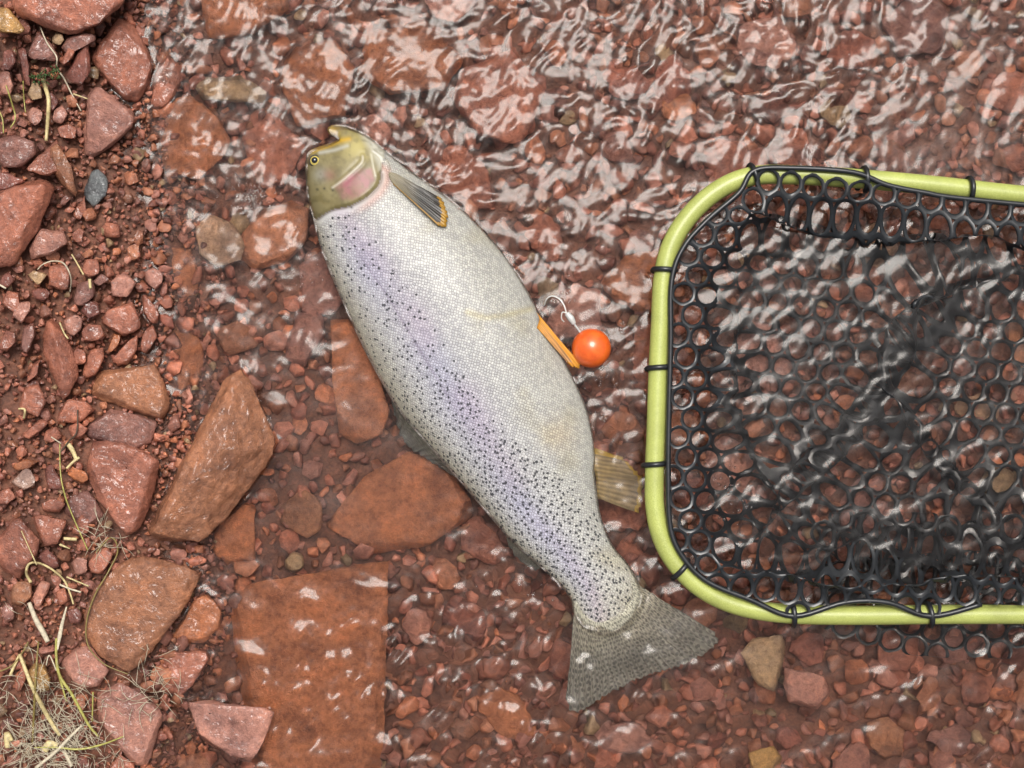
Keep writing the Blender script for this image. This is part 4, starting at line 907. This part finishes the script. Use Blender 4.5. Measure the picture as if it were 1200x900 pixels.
# moss sprig: one small plant of fine needles
Vs, Fs = [], []; base = 0; r = np.random.default_rng(4)
for k in range(70):
    x0, y0 = r.uniform(36, 70), r.uniform(78, 92) - 0.0; y0 = 96 - (x0 - 30) * 0.35 + r.normal(0, 3.5); a = r.uniform(0, 6.28); l = r.uniform(2, 6)
    z0 = 0.034; p = [P(x0, y0, z0 - 0.004), P(x0 + l * math.cos(a) * .5, y0 + l * math.sin(a) * .5, z0 + 0.002), P(x0 + l * math.cos(a), y0 + l * math.sin(a), z0 + r.uniform(-.002, .003))]
    V, F = tube(p, [0.0007, 0.0006, 0.0002], 4); Vs.append(V); Fs += [tuple(i + base for i in f) for f in F]; base += len(V)
tag(link('moss', mesh_any('moss', np.concatenate(Vs), Fs), M['moss']), 'dark green moss sprig lying above the bent straw stalk', 'moss')
# matted dry grass: nobody could count it
Vs, Fs = [], []; base = 0
for k in range(520):
    if k < 440: x0, y0 = r.normal(55, 38), 900 - abs(r.normal(0, 55))
    elif k < 490: x0, y0 = r.normal(182, 12), r.normal(808, 18)
    else: x0, y0 = r.normal(118, 10), r.normal(632, 10)
    a = r.normal(0.9, 0.9) + math.pi * r.integers(2); l = r.uniform(8, 34); bend = r.normal(0, 0.22); p = []
    for j in range(5):
        p.append(P(x0, y0, surf(x0, y0, 0.001 + 0.004 * r.random()))); x0 += l / 4 * math.cos(a); y0 += l / 4 * math.sin(a); a += bend
    V, F = tube(p, [0.0002, 0.00035, 0.00015], 3); Vs.append(V); Fs += [tuple(i + base for i in f) for f in F]; base += len(V)
tag(link('dry_grass', mesh_any('dry_grass', np.concatenate(Vs), Fs), M['root']), 'matted grey dry grass and roots over the gravel', 'dry grass', kind='stuff')

# ------------------------------------------------------------------ water
def blob(X, Y, x, y, r_): return np.exp(-((X - x) ** 2 + (Y - y) ** 2) / (r_ * r_))
def ripples(X, Y):
    px, py = X / PX + 600, 450 - Y / PX
    A = 0.85 + 0.55 * blob(px, py, 930, 70, 170) + 0.35 * blob(px, py, 620, 170, 200) + 0.75 * blob(px, py, 560, 800, 170) + 0.75 * blob(px, py, 360, 800, 120) + 0.3 * blob(px, py, 300, 120, 120) - 0.40 * blob(px, py, 1020, 440, 230)
    for (x, y, q, s_) in ((430, 520, 110, .8), (470, 590, 90, .7), (1110, 165, 95, .75), (900, 835, 90, .55), (360, 600, 80, .7)): A = A * (1 - s_ * blob(px, py, x, y, q))
    far = 1 - smooth01(np.maximum(np.abs(X) - 0.62, np.abs(Y) - 0.5), 0, 0.12)
    wx = px + 15 * vnoise(px, py, 80, 41, 2) + 3.5 * vnoise(px, py, 30, 43, 1); wy = py + 15 * vnoise(px, py, 80, 42, 2) + 3.5 * vnoise(px, py, 30, 44, 1)
    r = np.random.default_rng(12); h = np.zeros_like(px)
    for k in range(40):
        lam = 11.5 + 42 * r.random() ** 1.7; th = math.radians(r.normal(40, 50)); ph = r.uniform(0, 6.28)
        kk = 2 * math.pi / lam; slope = 0.035 * (lam / 25) ** 0.1
        h += slope / kk * np.sin(kk * (wx * math.cos(th) + wy * math.sin(th)) + ph)
    h = h * A
    for k in range(8):
        lam = r.uniform(70, 180); th = r.uniform(0, 6.28); kk = 2 * math.pi / lam
        h += 0.016 / kk * np.sin(kk * (wx * math.cos(th) + wy * math.sin(th)) + r.uniform(0, 6.28))
    for (x, y, q, a) in ((693, 408, 24, 0.10), (725, 395, 5, 0.12), (745, 360, 4, 0.12)):      # rings round the float and drips
        d = np.hypot(px - x, py - y); kk = 2 * math.pi / 14; h += a / kk * np.sin(kk * d) * np.exp(-np.maximum(d - q, 0) / 16)
    # the water climbs a little against whatever stands out of it
    for o in [o_ for o_, z in TRACED if 0.0 < z and o_[:, 0].max() > 100] + [OUT[::4]] + [np.array([(693 + 23 * math.cos(a), 408 + 23 * math.sin(a)) for a in np.linspace(0, 6.28, 24)[:-1]])]:
        c = (px > o[:, 0].min() - 18) & (px < o[:, 0].max() + 18) & (py > o[:, 1].min() - 18) & (py < o[:, 1].max() + 18)
        if c.any(): d = dist_poly(o, px[c], py[c], True); h[c] += 1.5 * np.exp(-(d / 4.0) ** 1.3)
    return h * PX * far
me = grid_mesh('water', graded(-0.63, 0.63, 0.0017, 6), graded(-0.50, 0.50, 0.0017, 6), ripples)
m = bpy.data.materials.new('clear_stream_water'); m.use_nodes = True; N = m.node_tree.nodes; L = m.node_tree.links
N.remove(N['Principled BSDF']); g = N.new('ShaderNodeBsdfGlass'); g.inputs['IOR'].default_value = 1.36; g.inputs['Roughness'].default_value = 0.13; g.inputs['Color'].default_value = (1.0, 0.97, 0.945, 1)
geo = N.new('ShaderNodeNewGeometry'); n = noise_node(N, L, geo.outputs['Position'], 95, 0, 0.5, 0.6)
bp = N.new('ShaderNodeBump'); bp.inputs['Strength'].default_value = 0.12; bp.inputs['Distance'].default_value = 0.002
L.new(n.outputs[0], bp.inputs['Height']); L.new(bp.outputs[0], g.inputs['Normal']); L.new(g.outputs[0], N['Material Output'].inputs['Surface'])
tag(link('water', me, m), kind='structure')

# ------------------------------------------------------------------ foam: tiny bubbles riding on the water
r = np.random.default_rng(31); bm = bmesh.new(); spots_ = [(298, 228, 26, 15, 70), (705, 440, 18, 14, 14), (660, 350, 16, 16, 14), (735, 385, 12, 20, 10), (840, 560, 26, 22, 26), (860, 600, 20, 14, 12), (530, 255, 30, 20, 14), (700, 480, 14, 26, 14), (360, 330, 12, 14, 8), (300, 480, 10, 22, 10), (620, 690, 40, 20, 14), (990, 100, 60, 30, 16)]
for (x, y, sx, sy, n_) in spots_:
    for _ in range(n_):
        bx, by = r.normal(x, sx * 0.6), r.normal(y, sy * 0.6); rad = r.uniform(0.0007, 0.0021)
        bmesh.ops.create_icosphere(bm, subdivisions=2, radius=rad, matrix=Matrix.Translation(P(bx, by, 0.0006)))
for f in bm.faces: f.smooth = True
me = bpy.data.meshes.new('foam'); bm.to_mesh(me); bm.free()
m, N, L, b = new_mat('bubble_film'); b.inputs['Base Color'].default_value = (0.95, 0.95, 0.95, 1); b.inputs['Transmission Weight'].default_value = 1.0; b.inputs['IOR'].default_value = 1.15; b.inputs['Roughness'].default_value = 0.0
b.inputs['Coat Weight'].default_value = 1.0; b.inputs['Coat Roughness'].default_value = 0.05
tag(link('foam', me, m), 'tiny clear bubbles riding on the stream surface', 'foam', kind='stuff')
